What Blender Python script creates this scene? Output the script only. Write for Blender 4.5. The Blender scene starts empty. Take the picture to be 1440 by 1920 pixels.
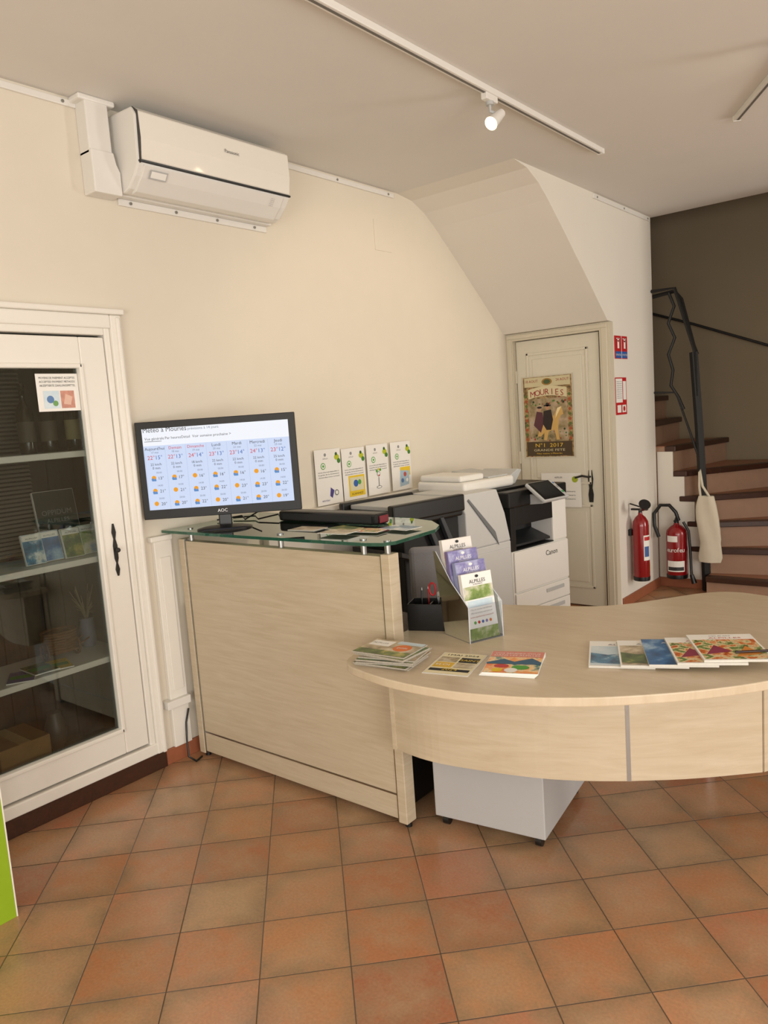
import bpy, bmesh, math, random
from mathutils import Vector, Matrix
random.seed(7)
SC=bpy.context.scene
COL=SC.collection
H=1.62
# ------------------------------------------------------------------ materials
def _nt(name):
    m=bpy.data.materials.new(name); m.use_nodes=True
    nt=m.node_tree; b=nt.nodes["Principled BSDF"]; return m,nt,b
def hx(s):
    s=s.lstrip('#'); o=[]
    for i in (0,2,4):
        c=int(s[i:i+2],16)/255; o.append(c/12.92 if c<=.04045 else ((c+.055)/1.055)**2.4)
    return tuple(o)
_mc={}
def mat(c,rough=.5,metal=0,var=.05,scale=25,bump=0,emit=0,coat=0,name=None,only=False):
    if isinstance(c,str): c=hx(c)
    key=(tuple(round(x,4) for x in c),rough,metal,var,scale,bump,emit,coat,only)
    if key in _mc: return _mc[key]
    m,nt,b=_nt(name or "surface_%d"%len(_mc))
    tc=nt.nodes.new("ShaderNodeTexCoord"); n=nt.nodes.new("ShaderNodeTexNoise"); n.inputs["Scale"].default_value=scale; n.inputs["Detail"].default_value=3
    nt.links.new(tc.outputs["Object"],n.inputs["Vector"])
    mx=nt.nodes.new("ShaderNodeMix"); mx.data_type='RGBA'
    mx.inputs["A"].default_value=tuple(x*(1-var) for x in c)+(1,); mx.inputs["B"].default_value=tuple(min(1,x*(1+var)) for x in c)+(1,)
    nt.links.new(n.outputs["Fac"],mx.inputs["Factor"])
    if only: b.inputs["Base Color"].default_value=(.01,.01,.01,1)
    else: nt.links.new(mx.outputs["Result"],b.inputs["Base Color"])
    b.inputs["Roughness"].default_value=rough; b.inputs["Metallic"].default_value=metal
    if coat: b.inputs["Coat Weight"].default_value=coat; b.inputs["Coat Roughness"].default_value=.05
    if bump:
        bp=nt.nodes.new("ShaderNodeBump"); bp.inputs["Strength"].default_value=bump; bp.inputs["Distance"].default_value=.01
        nt.links.new(n.outputs["Fac"],bp.inputs["Height"]); nt.links.new(bp.outputs["Normal"],b.inputs["Normal"])
    if emit:
        nt.links.new(mx.outputs["Result"],b.inputs["Emission Color"]); b.inputs["Emission Strength"].default_value=emit
    _mc[key]=m; return m
def ramp(nt,stops):
    r=nt.nodes.new("ShaderNodeValToRGB"); e=r.color_ramp.elements
    while len(e)<len(stops): e.new(.5)
    for i,(p,c) in enumerate(stops):
        e[i].position=p; e[i].color=tuple(c)+(1,)
    return r
def photo(stops,scale=12,rough=.3,stretch=(1,1,1),name="printed_photo"):
    m,nt,b=_nt(name)
    tc=nt.nodes.new("ShaderNodeTexCoord"); mp=nt.nodes.new("ShaderNodeMapping"); mp.inputs["Scale"].default_value=stretch
    n=nt.nodes.new("ShaderNodeTexNoise"); n.inputs["Scale"].default_value=scale; n.inputs["Detail"].default_value=5; n.inputs["Roughness"].default_value=.6
    r=ramp(nt,[(p,hx(c)) for p,c in stops])
    nt.links.new(tc.outputs["Object"],mp.inputs[0]); nt.links.new(mp.outputs[0],n.inputs["Vector"]); nt.links.new(n.outputs["Fac"],r.inputs[0]); nt.links.new(r.outputs[0],b.inputs["Base Color"])
    b.inputs["Roughness"].default_value=rough; return m
def wood(c1,c2,stretch,scale=3,rough=.42,name="wood",dist=1.5):
    m,nt,b=_nt(name)
    tc=nt.nodes.new("ShaderNodeTexCoord"); mp=nt.nodes.new("ShaderNodeMapping"); mp.inputs["Scale"].default_value=stretch
    n=nt.nodes.new("ShaderNodeTexNoise"); n.inputs["Scale"].default_value=scale; n.inputs["Detail"].default_value=8; n.inputs["Roughness"].default_value=.65; n.inputs["Distortion"].default_value=dist
    r=ramp(nt,[(.25,hx(c1)),(.5,[ (a+b_)/2 for a,b_ in zip(hx(c1),hx(c2))]),(.75,hx(c2))])
    nt.links.new(tc.outputs["Object"],mp.inputs[0]); nt.links.new(mp.outputs[0],n.inputs["Vector"]); nt.links.new(n.outputs["Fac"],r.inputs[0]); nt.links.new(r.outputs[0],b.inputs["Base Color"])
    b.inputs["Roughness"].default_value=rough; return m
def glassy(tint,gl=.12,rough=.02,name="glass"):
    m=bpy.data.materials.new(name); m.use_nodes=True; nt=m.node_tree; nt.nodes.clear()
    o=nt.nodes.new("ShaderNodeOutputMaterial"); mx=nt.nodes.new("ShaderNodeMixShader"); t=nt.nodes.new("ShaderNodeBsdfTransparent"); g=nt.nodes.new("ShaderNodeBsdfGlossy")
    fr=nt.nodes.new("ShaderNodeFresnel"); fr.inputs[0].default_value=1.45
    ad=nt.nodes.new("ShaderNodeMath"); ad.operation='ADD'; ad.inputs[1].default_value=gl
    t.inputs[0].default_value=tuple(tint)+(1,); g.inputs["Color"].default_value=(.9,.95,.92,1); g.inputs["Roughness"].default_value=rough
    nt.links.new(fr.outputs[0],ad.inputs[0]); nt.links.new(ad.outputs[0],mx.inputs[0]); nt.links.new(t.outputs[0],mx.inputs[1]); nt.links.new(g.outputs[0],mx.inputs[2]); nt.links.new(mx.outputs[0],o.inputs[0])
    return m
def floor_mat():
    m,nt,b=_nt("terracotta_tiles"); N=nt.nodes; L=nt.links
    tc=N.new("ShaderNodeTexCoord"); sx=N.new("ShaderNodeSeparateXYZ"); L.new(tc.outputs["Object"],sx.inputs[0])
    def M(op,a,b_=None,c=None):
        n=N.new("ShaderNodeMath"); n.operation=op
        for i,q in enumerate((a,b_,c)):
            if q is None: continue
            if isinstance(q,(int,float)): n.inputs[i].default_value=q
            else: L.new(q,n.inputs[i])
        return n.outputs[0]
    s=math.sqrt(.5)
    u=M('MULTIPLY',M('ADD',sx.outputs[0],sx.outputs[1]),s); v=M('MULTIPLY',M('SUBTRACT',sx.outputs[1],sx.outputs[0]),s)
    uu=M('DIVIDE',M('SUBTRACT',u,.012-2.71),.271); vv=M('DIVIDE',M('SUBTRACT',v,2.36-2.62),.262)
    def edge(x):
        f=M('FRACT',x); return M('MINIMUM',f,M('SUBTRACT',1.0,f))
    e=M('MINIMUM',edge(uu),edge(vv))
    cm=N.new("ShaderNodeCombineXYZ"); L.new(M('FLOOR',uu),cm.inputs[0]); L.new(M('FLOOR',vv),cm.inputs[1])
    wn=N.new("ShaderNodeTexWhiteNoise"); wn.noise_dimensions='3D'; L.new(cm.outputs[0],wn.inputs["Vector"])
    r=ramp(nt,[(0,hx('#b5795a')),(.2,hx('#c48f69')),(.4,hx('#b67b54')),(.6,hx('#bd9570')),(.8,hx('#bb8257')),(1,hx('#a96e4f'))]); L.new(wn.outputs["Value"],r.inputs[0])
    va=N.new("ShaderNodeVectorMath"); va.operation='ADD'; L.new(tc.outputs["Object"],va.inputs[0]); 
    vs=N.new("ShaderNodeVectorMath"); vs.operation='SCALE'; vs.inputs["Scale"].default_value=7; L.new(wn.outputs["Color"],vs.inputs[0]); L.new(vs.outputs[0],va.inputs[1])
    n1=N.new("ShaderNodeTexNoise"); n1.inputs["Scale"].default_value=4; n1.inputs["Detail"].default_value=7; n1.inputs["Roughness"].default_value=.72; L.new(va.outputs[0],n1.inputs["Vector"])
    r1=ramp(nt,[(.38,(0,0,0)),(.62,(1,1,1))]); L.new(n1.outputs["Fac"],r1.inputs[0])
    mx=N.new("ShaderNodeMix"); mx.data_type='RGBA'; mx.inputs["B"].default_value=hx('#b29a79')+(1,)
    L.new(M('MULTIPLY',r1.outputs[0],.6),mx.inputs["Factor"]); L.new(r.outputs[0],mx.inputs["A"])
    ed=N.new("ShaderNodeMapRange"); ed.inputs["From Min"].default_value=.0; ed.inputs["From Max"].default_value=.28; ed.inputs["To Min"].default_value=.75; ed.inputs["To Max"].default_value=0; L.new(e,ed.inputs[0])
    mx2=N.new("ShaderNodeMix"); mx2.data_type='RGBA'; mx2.inputs["B"].default_value=hx('#836b50')+(1,); L.new(M('MULTIPLY',ed.outputs[0],r1.outputs[0]),mx2.inputs["Factor"]); L.new(mx.outputs["Result"],mx2.inputs["A"])
    n2=N.new("ShaderNodeTexNoise"); n2.inputs["Scale"].default_value=110; n2.inputs["Detail"].default_value=4; L.new(tc.outputs["Object"],n2.inputs["Vector"])
    hs=N.new("ShaderNodeHueSaturation"); L.new(mx2.outputs["Result"],hs.inputs["Color"]); L.new(M('ADD',M('MULTIPLY',n2.outputs["Fac"],.4),.75),hs.inputs["Value"])
    g=M('LESS_THAN',e,.0065)
    mx3=N.new("ShaderNodeMix"); mx3.data_type='RGBA'; mx3.inputs["B"].default_value=hx('#5a4c3e')+(1,); L.new(g,mx3.inputs["Factor"]); L.new(hs.outputs[0],mx3.inputs["A"]); L.new(mx3.outputs["Result"],b.inputs["Base Color"])
    b.inputs["Roughness"].default_value=.24
    hh=N.new("ShaderNodeMapRange"); hh.inputs["From Max"].default_value=.013; L.new(e,hh.inputs[0])
    ad=M('ADD',hh.outputs[0],M('MULTIPLY',n1.outputs["Fac"],.5))
    bp=N.new("ShaderNodeBump"); bp.inputs["Strength"].default_value=.3; bp.inputs["Distance"].default_value=.004; L.new(ad,bp.inputs["Height"]); L.new(bp.outputs[0],b.inputs["Normal"])
    return m
# ------------------------------------------------------------------ mesh builder
_tx={}
def textgeo(s):
    if s in _tx: return _tx[s]
    cu=bpy.data.curves.new("t",'FONT'); cu.body=s; cu.resolution_u=2; cu.size=1
    o=bpy.data.objects.new("t",cu); COL.objects.link(o)
    dg=bpy.context.evaluated_depsgraph_get(); me=bpy.data.meshes.new_from_object(o.evaluated_get(dg))
    v=[tuple(x.co) for x in me.vertices]; f=[tuple(p.vertices) for p in me.polygons]
    bpy.data.objects.remove(o); bpy.data.curves.remove(cu); bpy.data.meshes.remove(me)
    if not v: v=[(0,0,0)]
    _tx[s]=(v,f,min(a[0] for a in v),max(a[0] for a in v)); return _tx[s]
def FR(o=(0,0,0),x=(1,0,0),y=(0,0,1)):
    x=Vector(x).normalized(); y=Vector(y).normalized(); z=x.cross(y); M=Matrix.Identity(4)
    for i in range(3): M[i][0]=x[i];M[i][1]=y[i];M[i][2]=z[i];M[i][3]=o[i]
    return M
class MB:
    def __init__(s,M=None): s.v=[];s.f=[];s.m=[];s.sm=[];s.mats=[];s.M=M
    def mi(s,mt):
        if mt not in s.mats: s.mats.append(mt)
        return s.mats.index(mt)
    def add(s,vs,fs,mt,M=None,smooth=False):
        k=len(s.v); M=M if M is not None else s.M
        for p in vs:
            p=Vector(p)
            if M is not None: p=M@p
            s.v.append(tuple(p))
        i=s.mi(mt)
        for f in fs: s.f.append(tuple(k+a for a in f)); s.m.append(i); s.sm.append(smooth)
        return s
    def bev(s,vs,fs,mt,w,seg=2,M=None):
        bm=bmesh.new(); bv=[bm.verts.new(p) for p in vs]
        for f in fs: bm.faces.new([bv[a] for a in f])
        bmesh.ops.recalc_face_normals(bm,faces=bm.faces); bm.edges.ensure_lookup_table()
        es=[e for e in bm.edges if len(e.link_faces)==2 and e.calc_face_angle(0)>.5]
        bmesh.ops.bevel(bm,geom=es,offset=w,segments=seg,affect='EDGES',profile=.5,clamp_overlap=True)
        bm.verts.index_update(); s.add([tuple(v.co) for v in bm.verts],[tuple(v.index for v in f.verts) for f in bm.faces],mt,M); bm.free(); return s
    def box(s,x0,x1,y0,y1,z0,z1,mt,b=0,M=None,seg=2):
        vs=[(x0,y0,z0),(x1,y0,z0),(x1,y1,z0),(x0,y1,z0),(x0,y0,z1),(x1,y0,z1),(x1,y1,z1),(x0,y1,z1)]
        fs=[(0,3,2,1),(4,5,6,7),(0,1,5,4),(1,2,6,5),(2,3,7,6),(3,0,4,7)]
        return s.bev(vs,fs,mt,b,seg,M) if b else s.add(vs,fs,mt,M)
    def prism(s,poly,a0,a1,mt,ax='z',b=0,M=None,seg=2):
        n=len(poly)
        def P(p,a): return (p[0],p[1],a) if ax=='z' else ((p[0],a,p[1]) if ax=='y' else (a,p[0],p[1]))
        vs=[P(p,a0) for p in poly]+[P(p,a1) for p in poly]
        fs=[tuple(range(n))[::-1],tuple(range(n,2*n))]+[(i,(i+1)%n,n+(i+1)%n,n+i) for i in range(n)]
        bm=bmesh.new(); bv=[bm.verts.new(p) for p in vs]
        for f in fs: bm.faces.new([bv[a] for a in f])
        bmesh.ops.recalc_face_normals(bm,faces=bm.faces)
        if b:
            es=[e for e in bm.edges if e.calc_face_angle(0)>.5]
            bmesh.ops.bevel(bm,geom=es,offset=b,segments=seg,affect='EDGES',profile=.5,clamp_overlap=True)
        bm.verts.index_update(); s.add([tuple(v.co) for v in bm.verts],[tuple(v.index for v in f.verts) for f in bm.faces],mt,M); bm.free(); return s
    def cyl(s,p0,p1,r0,r1,mt,seg=20,M=None,caps=True):
        p0=Vector(p0);p1=Vector(p1);d=(p1-p0).normalized(); a=d.orthogonal().normalized(); c=d.cross(a)
        vs=[];
        for p,r in ((p0,r0),(p1,r1)):
            for i in range(seg):
                t=2*math.pi*i/seg; vs.append(p+a*math.cos(t)*r+c*math.sin(t)*r)
        s.add(vs,[(i,(i+1)%seg,seg+(i+1)%seg,seg+i) for i in range(seg)],mt,M,True)
        if caps: s.add(vs,[tuple(range(seg))[::-1],tuple(range(seg,2*seg))],mt,M)
        return s
    def tube(s,path,r,mt,seg=8,M=None):
        P=[Vector(p) for p in path]; n=len(P); vs=[]; pa=None
        for i,p in enumerate(P):
            d=(P[min(i+1,n-1)]-P[max(i-1,0)]).normalized()
            a=(d.orthogonal() if pa is None else (pa-d*pa.dot(d))).normalized(); pa=a; c=d.cross(a)
            rr=r[i] if isinstance(r,(list,tuple)) else r
            for k in range(seg):
                t=2*math.pi*(k+.5)/seg; vs.append(p+a*math.cos(t)*rr+c*math.sin(t)*rr)
        fs=[(i*seg+k,i*seg+(k+1)%seg,(i+1)*seg+(k+1)%seg,(i+1)*seg+k) for i in range(n-1) for k in range(seg)]
        s.add(vs,fs,mt,M,seg>4); s.add(vs,[tuple(range(seg))[::-1],tuple(range((n-1)*seg,n*seg))],mt,M); return s
    def lathe(s,prof,mt,c=(0,0,0),seg=28,M=None):
        vs=[];n=len(prof)
        for r,z in prof:
            for k in range(seg):
                t=2*math.pi*k/seg; vs.append((c[0]+r*math.cos(t),c[1]+r*math.sin(t),c[2]+z))
        s.add(vs,[(i*seg+k,i*seg+(k+1)%seg,(i+1)*seg+(k+1)%seg,(i+1)*seg+k) for i in range(n-1) for k in range(seg)],mt,M,True)
        s.add(vs,[tuple(range(seg))[::-1],tuple(range((n-1)*seg,n*seg))],mt,M); return s
    def ball(s,c,r,mt,sc=(1,1,1),seg=14,M=None):
        pr=[(max(.0005,math.sin(math.pi*i/8)*r),-math.cos(math.pi*i/8)*r) for i in range(9)]
        vs=[]
        for q,z in pr:
            for k in range(seg):
                t=2*math.pi*k/seg; vs.append((c[0]+q*math.cos(t)*sc[0],c[1]+q*math.sin(t)*sc[1],c[2]+z*sc[2]))
        s.add(vs,[(i*seg+k,i*seg+(k+1)%seg,(i+1)*seg+(k+1)%seg,(i+1)*seg+k) for i in range(8) for k in range(seg)],mt,M,True); return s
    def rect(s,x0,x1,y0,y1,mt,z=.0005,M=None): return s.add([(x0,y0,z),(x1,y0,z),(x1,y1,z),(x0,y1,z)],[(0,1,2,3)],mt,M)
    def poly(s,pts,mt,z=.0005,M=None): return s.add([(p[0],p[1],z) for p in pts],[tuple(range(len(pts)))],mt,M)
    def disc(s,x,y,r,mt,z=.0005,sy=1,seg=18,M=None): return s.poly([(x+r*math.cos(2*math.pi*k/seg),y+r*sy*math.sin(2*math.pi*k/seg)) for k in range(seg)],mt,z,M)
    def text(s,t,x,y,h,mt,w=None,al='l',z=.001,M=None):
        v,f,a,b=textgeo(t); k=h/.7; kx=k if w is None else w/max(b-a,1e-6)
        wd=(b-a)*kx; ox=x-(0 if al=='l' else wd/2 if al=='c' else wd)
        return s.add([(ox+(p[0]-a)*kx,y+p[1]*k,z) for p in v],f,mt,M)
    def obj(s,name,parent=None,label=None,kind=None,cat=None,group=None,loc=(0,0,0),rz=0,smooth=None):
        me=bpy.data.meshes.new(name); me.from_pydata(s.v,[],s.f)
        for q in s.mats: me.materials.append(q)
        for p,i,sm in zip(me.polygons,s.m,s.sm): p.material_index=i; p.use_smooth=sm
        me.update(); o=bpy.data.objects.new(name,me); COL.objects.link(o)
        o.location=loc; o.rotation_euler=(0,0,rz)
        if parent: o.parent=parent
        if label:o["label"]=label
        if kind:o["kind"]=kind
        if cat:o["category"]=cat
        if group:o["group"]=group
        return o
def T(name,loc,rz,label,cat,group=None):
    e=bpy.data.objects.new(name,None); COL.objects.link(e); e.location=loc; e.rotation_euler=(0,0,math.radians(rz)); e.empty_display_size=.1
    e["label"]=label; e["category"]=cat
    if group: e["group"]=group
    return e
def struct(mb,name,label): return mb.obj(name,kind="structure",label=label)
# ------------------------------------------------------------------ palette
WALL=mat('#e0d7c6',.85,var=.025,scale=6,bump=.06,name="cream_plaster")
CEIL=mat('#e1ddd6',.9,var=.02,scale=4,name="ceiling_paint")
SOFF=mat('#e6e0d4',.9,var=.02,scale=4,name="soffit_paint")
DARK=mat('#84765f',.9,var=.04,scale=5,name="taupe_plaster")
WHITE=mat('#ebe6dc',.45,var=.02,name="white_gloss_paint")
PLW=mat('#e6e3dc',.35,var=.01,name="white_plastic")
PLG=mat('#b9bab8',.4,var=.02,name="grey_plastic")
LILAC=mat('#b4b2b0',.5,var=.02,name="pale_grey_metal")
BLK=mat('#141414',.35,var=.1,name="black_plastic")
BLKM=mat('#1c1b1a',.55,var=.1,name="black_iron")
PAPER=mat('#efede6',.6,var=.01)
INK=mat('#222222',.7); GREY=mat('#8d8d8d',.6); RED=mat('#c02025',.4); GREEN=mat('#4f9e3a',.6); YEL=mat('#e6c32a',.6); BLUE=mat('#2f5fa8',.5)
STEEL=mat('#a8a8a5',.3,metal=1,var=.05); ORANGE=mat('#d9763a',.5); PURP=mat('#7f78a8',.6)
LAM=wood('#cdbea5','#baa88b',(1.2,1.2,16),3.4,name="maple_laminate_vertical_face",dist=.7)
LAMT=wood('#d5c5ab','#c6b396',(2,11,2),2.4,rough=.28,name="maple_laminate_top",dist=1.0)
TERR=mat('#9c5d40',.5,var=.12,scale=18,name="terracotta"); TERR2=mat('#aa8870',.6,var=.1,scale=14,name="terracotta_riser")
WDK=wood('#4c2b1c','#332016',(1,8,8),4,name="dark_stained_wood")
OLDW=wood('#423c35','#28231f',(6,6,.7),5,rough=.8,name="weathered_boards")
GLASS=glassy((.82,.84,.82),.02,name="door_glass"); GLT=glassy((.74,.90,.83),.14,name="counter_glass"); ACR=glassy((.80,.81,.85),.06,.05,name="smoky_clear_acrylic")
GEDGE=mat('#3f7a66',.15,var=.1,name="green_glass_edge")
PH_LAND=photo([(.3,'#3d5a2c'),(.45,'#8aa05a'),(.55,'#d9d3bd'),(.65,'#7fa9c9'),(.8,'#cfe0ea')],9,name="landscape_print")
PH_SEA=photo([(.3,'#1d3a5c'),(.5,'#4c86a8'),(.62,'#dfe6e4'),(.75,'#8a6f4a')],14,name="coast_print")
PH_MARKET=photo([(.3,'#7c2a1c'),(.42,'#d9772f'),(.52,'#e9d6a8'),(.6,'#5e8a3d'),(.75,'#8c3340')],30,name="market_print")
PH_SUN=photo([(.3,'#e4572e'),(.45,'#f29e4c'),(.55,'#f6d9a6'),(.65,'#2c7a78'),(.8,'#7c2f4f')],16,name="festival_print")
PH_GREEN=photo([(.3,'#22331a'),(.5,'#58713a'),(.65,'#b0a65a'),(.8,'#e9e3c6')],18,name="olive_print")
PH_BLUE=photo([(.3,'#12345c'),(.5,'#2f6ea6'),(.7,'#a9c8dc')],10,name="blue_print")
PH_VIO=photo([(.3,'#4a4480'),(.5,'#8f8ab8'),(.65,'#c6cbe0'),(.8,'#5f7fae')],14,name="lavender_field_print")
PH_SKY=photo([(.3,'#a9c6d8'),(.6,'#d6e2e6'),(.8,'#7ea6c4')],6,name="sky_print")
PH_STONE=photo([(.3,'#6d6250'),(.5,'#b9a98a'),(.7,'#e0d6c0')],20,name="stone_print")
# ------------------------------------------------------------------ room shell
struct(MB().box(-3.6,3.1,-3,7.6,-.1,0,floor_mat()),"floor","terracotta square floor tiles laid diagonally")
struct(MB().box(-3.6,3.1,-3,6.45,3.06,3.2,CEIL),"ceiling","smooth cream-white ceiling")
w=MB()
w.box(-3.6,-3.15,-3,.93,0,3.06,WALL).box(-3.6,-3.15,1.95,7.6,0,3.06,WALL).box(-3.6,-3.15,.93,1.95,2.09,3.06,WALL).box(-3.6,-3.15,.93,1.95,0,.12,WALL).box(-3.6,-3.56,.93,1.95,.12,2.09,WALL)
w.box(-3.6,-3.15,6.35,7.6,3.2,4.6,WALL)
struct(w,"wall_left","long cream plaster wall")
w=MB(); w.box(3,3.1,-3,-2.2,0,3.06,WALL).box(3,3.1,2.0,5.35,0,3.06,WALL).box(3,3.1,6.35,7.6,0,3.06,WALL)
for a,b in ((-2.2,2.0),(5.35,6.35)): w.box(3,3.1,a,b,0,.5,WALL).box(3,3.1,a,b,2.5,3.06,WALL)
struct(w,"wall_right","cream plaster wall with window openings")
w=MB(); w.box(-3.6,-1.6,-3.1,-3,0,3.06,WALL).box(1.8,3.1,-3.1,-3,0,3.06,WALL).box(-1.6,1.8,-3.1,-3,2.5,3.06,WALL)
struct(w,"wall_front","cream wall with shop entrance opening")
prof=[(4.2,3.06),(4.36,3.04),(4.5,2.98),(4.62,2.9),(4.84,2.73),(5.18,2.46),(5.50,2.195),(5.6,2.19),(5.6,3.06)]
struct(MB().prism(prof,-3.15,-2.28,SOFF,'x'),"ceiling_slope","sloped white soffit under the staircase")
struct(MB().box(-2.38,-2.28,5.6,6.43,0,3.06,SOFF),"wall_stair","cream wall beside the staircase")
w=MB(); w.box(-3.15,-2.38,5.63,5.7,0,2.19,WALL); struct(w,"wall_niche","wall behind the door niche")
struct(MB().box(-3.15,3.0,7.5,7.6,0,4.6,DARK),"wall_rear","dark taupe stairwell wall")
struct(MB().box(-3.15,3.0,6.35,6.45,3.2,4.6,CEIL),"wall_upper","upper stairwell wall")
struct(MB().box(-3.6,3.1,6.35,7.6,4.6,4.7,CEIL),"ceiling_stairwell","stairwell ceiling")
struct(MB().box(-3.15,-3.135,1.99,5.55,0,.075,TERR,.003),"baseboard_left","terracotta tile skirting")
struct(MB().box(-2.28,-2.267,5.62,6.43,0,.08,TERR,.003).box(-2.28,-1.86,6.452,6.464,0,.08,TERR,.003),"baseboard_stair","terracotta tile skirting")
struct(MB().box(-3.15,-3.13,.9,2.02,0,.085,WDK,.004),"baseboard_cabinet","dark brown wooden plinth")
def rail(n,y0,y1,x=-3.15,z=3.0):
    m=MB().box(x,x+.012,y0,y1,z,z+.028,PLW,.003)
    for i in range(3):
        yy=y0+.06+(y1-y0-.12)*i/2; m.cyl((x+.011,yy,z+.014),(x+.016,yy,z+.014),.007,.007,STEEL,10)
    struct(m,n,"white metal picture hanging rail")
rail("trim_1",.9,1.93,z=3.02); rail("trim_2",3.05,4.15,z=3.02); rail("trim_3",5.3,6.4,x=-2.28,z=3.02)
struct(MB().box(-3.15,-3.146,3.93,4.10,2.67,2.86,WALL,.001),"trim_4","painted-over access plate")
m=MB(); m.box(-3.15,-3.07,1.93,2.04,2.82,3.045,PLW,.006).box(-3.15,-3.065,1.90,2.075,3.035,3.06,PLW,.008).prism([(1.93,2.66),(2.065,2.66),(2.065,2.76),(2.05,2.79),(2.04,2.84),(1.93,2.84)],-3.15,-3.06,PLW,'x',.006)
m.obj("cable_trunking",label="white plastic pipe cover beside the air conditioner",cat="cable cover")
# ------------------------------------------------------------------ air conditioner
ac=T("air_conditioner",(-3.15,2.07,2.675),90,"white wall-mounted split air conditioner with glossy front","air conditioner")
L=.91
pf=[(0,.02),(-.09,0),(-.13,.012),(-.18,.055),(-.215,.10),(-.225,.30),(-.2,.335),(0,.34)]
MB().prism(pf,0,L,PLW,'x',.008).obj("body",ac)
MB().prism([(-.19,.112),(-.224,.115),(-.236,.2),(-.232,.31),(-.2,.335),(-.19,.33)],.012,L-.006,mat('#f0ebe0',.08,var=.01,coat=.8,name="glossy_white_panel"),'x',.006).obj("front_panel",ac,label="glossy cream front panel")
MB().prism([(-.15,.106),(-.224,.104),(-.226,.113),(-.15,.116)],.005,L-.002,BLK,'x',.002).prism([(-.2,.10),(-.226,.10),(-.2385,.2),(-.234,.312),(-.2,.337)],.009,.012,mat('#3a3836',.4),'x').obj("seam_strip",ac,label="black seam strip")
MB().prism([(-.10,-.004),(-.135,.002),(-.188,.05),(-.223,.096),(-.19,.09),(-.12,.02)],.03,L-.05,PLW,'x',.003).obj("air_flap",ac)
Mf=FR((0,-.2395,.2)); p=MB(Mf); p.text("Panasonic",L*.57,.035,.016,mat('#55585c',.4),al='c')
yd=Vector((0,-.035,.046)).normalized(); Mg=FR((0,-.194,.05),(1,0,0),yd)
p.rect(.06,.15,.0,.04,PLG,.004,Mg); p.rect(.066,.144,.006,.034,PAPER,.005,Mg)
for i in range(5): p.text("FILTER AIR" if i%2 else "TIMER OFF",L-.14,.036-i*.009,.004,GREY,z=.005,M=Mg)
p.obj("print",ac)
m=MB().box(0.02,.92,-.05,0,.0,.012,PLW,.003).box(.02,.92,-.012,0,-.03,0,PLW,.003)
for i in range(4): m.cyl((.08+i*.25,-.012,-.015),(.08+i*.25,-.018,-.015),.007,.007,STEEL,10)
m.obj("mounting_rail",ac)
# ------------------------------------------------------------------ cabinet (recessed)
cb=T("display_cabinet",(-3.15,1.0,0),90,"white painted built-in cabinet with glazed door and shelves","cabinet")
X1=1.02; XL=-.12
m=MB()
m.box(X1-.055,X1,-.035,.06,.085,2.15,WHITE,.006).box(XL,X1-.055,-.035,.06,2.09,2.15,WHITE,.006)
m.box(X1-.085,X1-.055,-.022,.06,.085,2.1,WHITE,.006).box(XL,X1-.085,-.022,.06,2.06,2.1,WHITE,.006)
m.box(XL,X1+.012,-.05,0,2.15,2.175,WHITE,.006).box(XL,X1-.05,-.03,.02,.085,.14,WHITE,.006)
m.box(X1-.03,X1-.01,-.045,-.03,.085,2.14,WHITE,.006)
m.obj("frame",cb)
m=MB(); m.box(-.06,.945,.385,.4,.12,2.08,OLDW).box(-.07,-.055,.03,.39,.12,2.08,OLDW).box(.935,.945,.03,.39,.12,2.08,OLDW).box(-.06,.94,.03,.39,.12,.14,OLDW).box(-.06,.94,.03,.39,2.06,2.08,WHITE)
for i in range(9): m.box(.0+i*.1,.004+i*.1,.378,.386,.12,2.08,mat('#191613',.9))
m.obj("body",cb,label="weathered board interior")
for z in (.61,1.08,1.56):
    MB().box(-.05,.93,.03,.37,z-.028,z,WHITE,.004).obj("shelf",cb)
dr=MB(); dx0,dx1=-.05,.93
dr.box(dx1-.12,dx1,-.02,.02,.15,2.05,WHITE,.005).box(dx0,dx0+.1,-.02,.02,.15,2.05,WHITE,.005).box(dx0+.1,dx1-.12,-.02,.02,1.92,2.05,WHITE,.005).box(dx0+.1,dx1-.12,-.02,.02,.15,.27,WHITE,.005)
dr.box(dx1-.135,dx1-.115,-.03,.01,.255,1.935,WHITE,.005).box(dx0+.1,dx1-.12,-.03,.01,1.915,1.935,WHITE,.005).box(dx0+.1,dx1-.12,-.03,.01,.255,.275,WHITE,.005)
door=dr.obj("door",cb)
MB().box(dx0+.1,dx1-.13,-.003,.001,.27,1.92,GLASS).obj("glass",door)
hm=MB(); hxp=dx1-.06; ctr=1.1
hm.prism([(hxp-.003,ctr-.12),(hxp+.003,ctr-.12),(hxp+.010,ctr-.09),(hxp+.003,ctr-.06),(hxp+.009,ctr-.04),(hxp+.010,ctr+.02),(hxp+.004,ctr+.05),(hxp+.010,ctr+.08),(hxp+.003,ctr+.12),(hxp-.003,ctr+.12),(hxp-.010,ctr+.08),(hxp-.004,ctr+.05),(hxp-.010,ctr+.02),(hxp-.009,ctr-.04),(hxp-.003,ctr-.06),(hxp-.010,ctr-.09)],-.026,-.02,BLKM,'y')
hm.cyl((hxp,-.026,ctr),(hxp,-.04,ctr),.005,.005,BLKM,10).ball((hxp,-.044,ctr),.011,BLKM)
hm.obj("handle",door,label="black wrought iron escutcheon handle")
Mc=FR((.605,-.0045,1.735)); cd=T("notice_card",(-3.15,1.0,0),90,"white payment methods notice taped to the cabinet glass","notice")
p=MB(Mc); p.rect(0,.188,0,.158,PAPER,.0)
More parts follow.
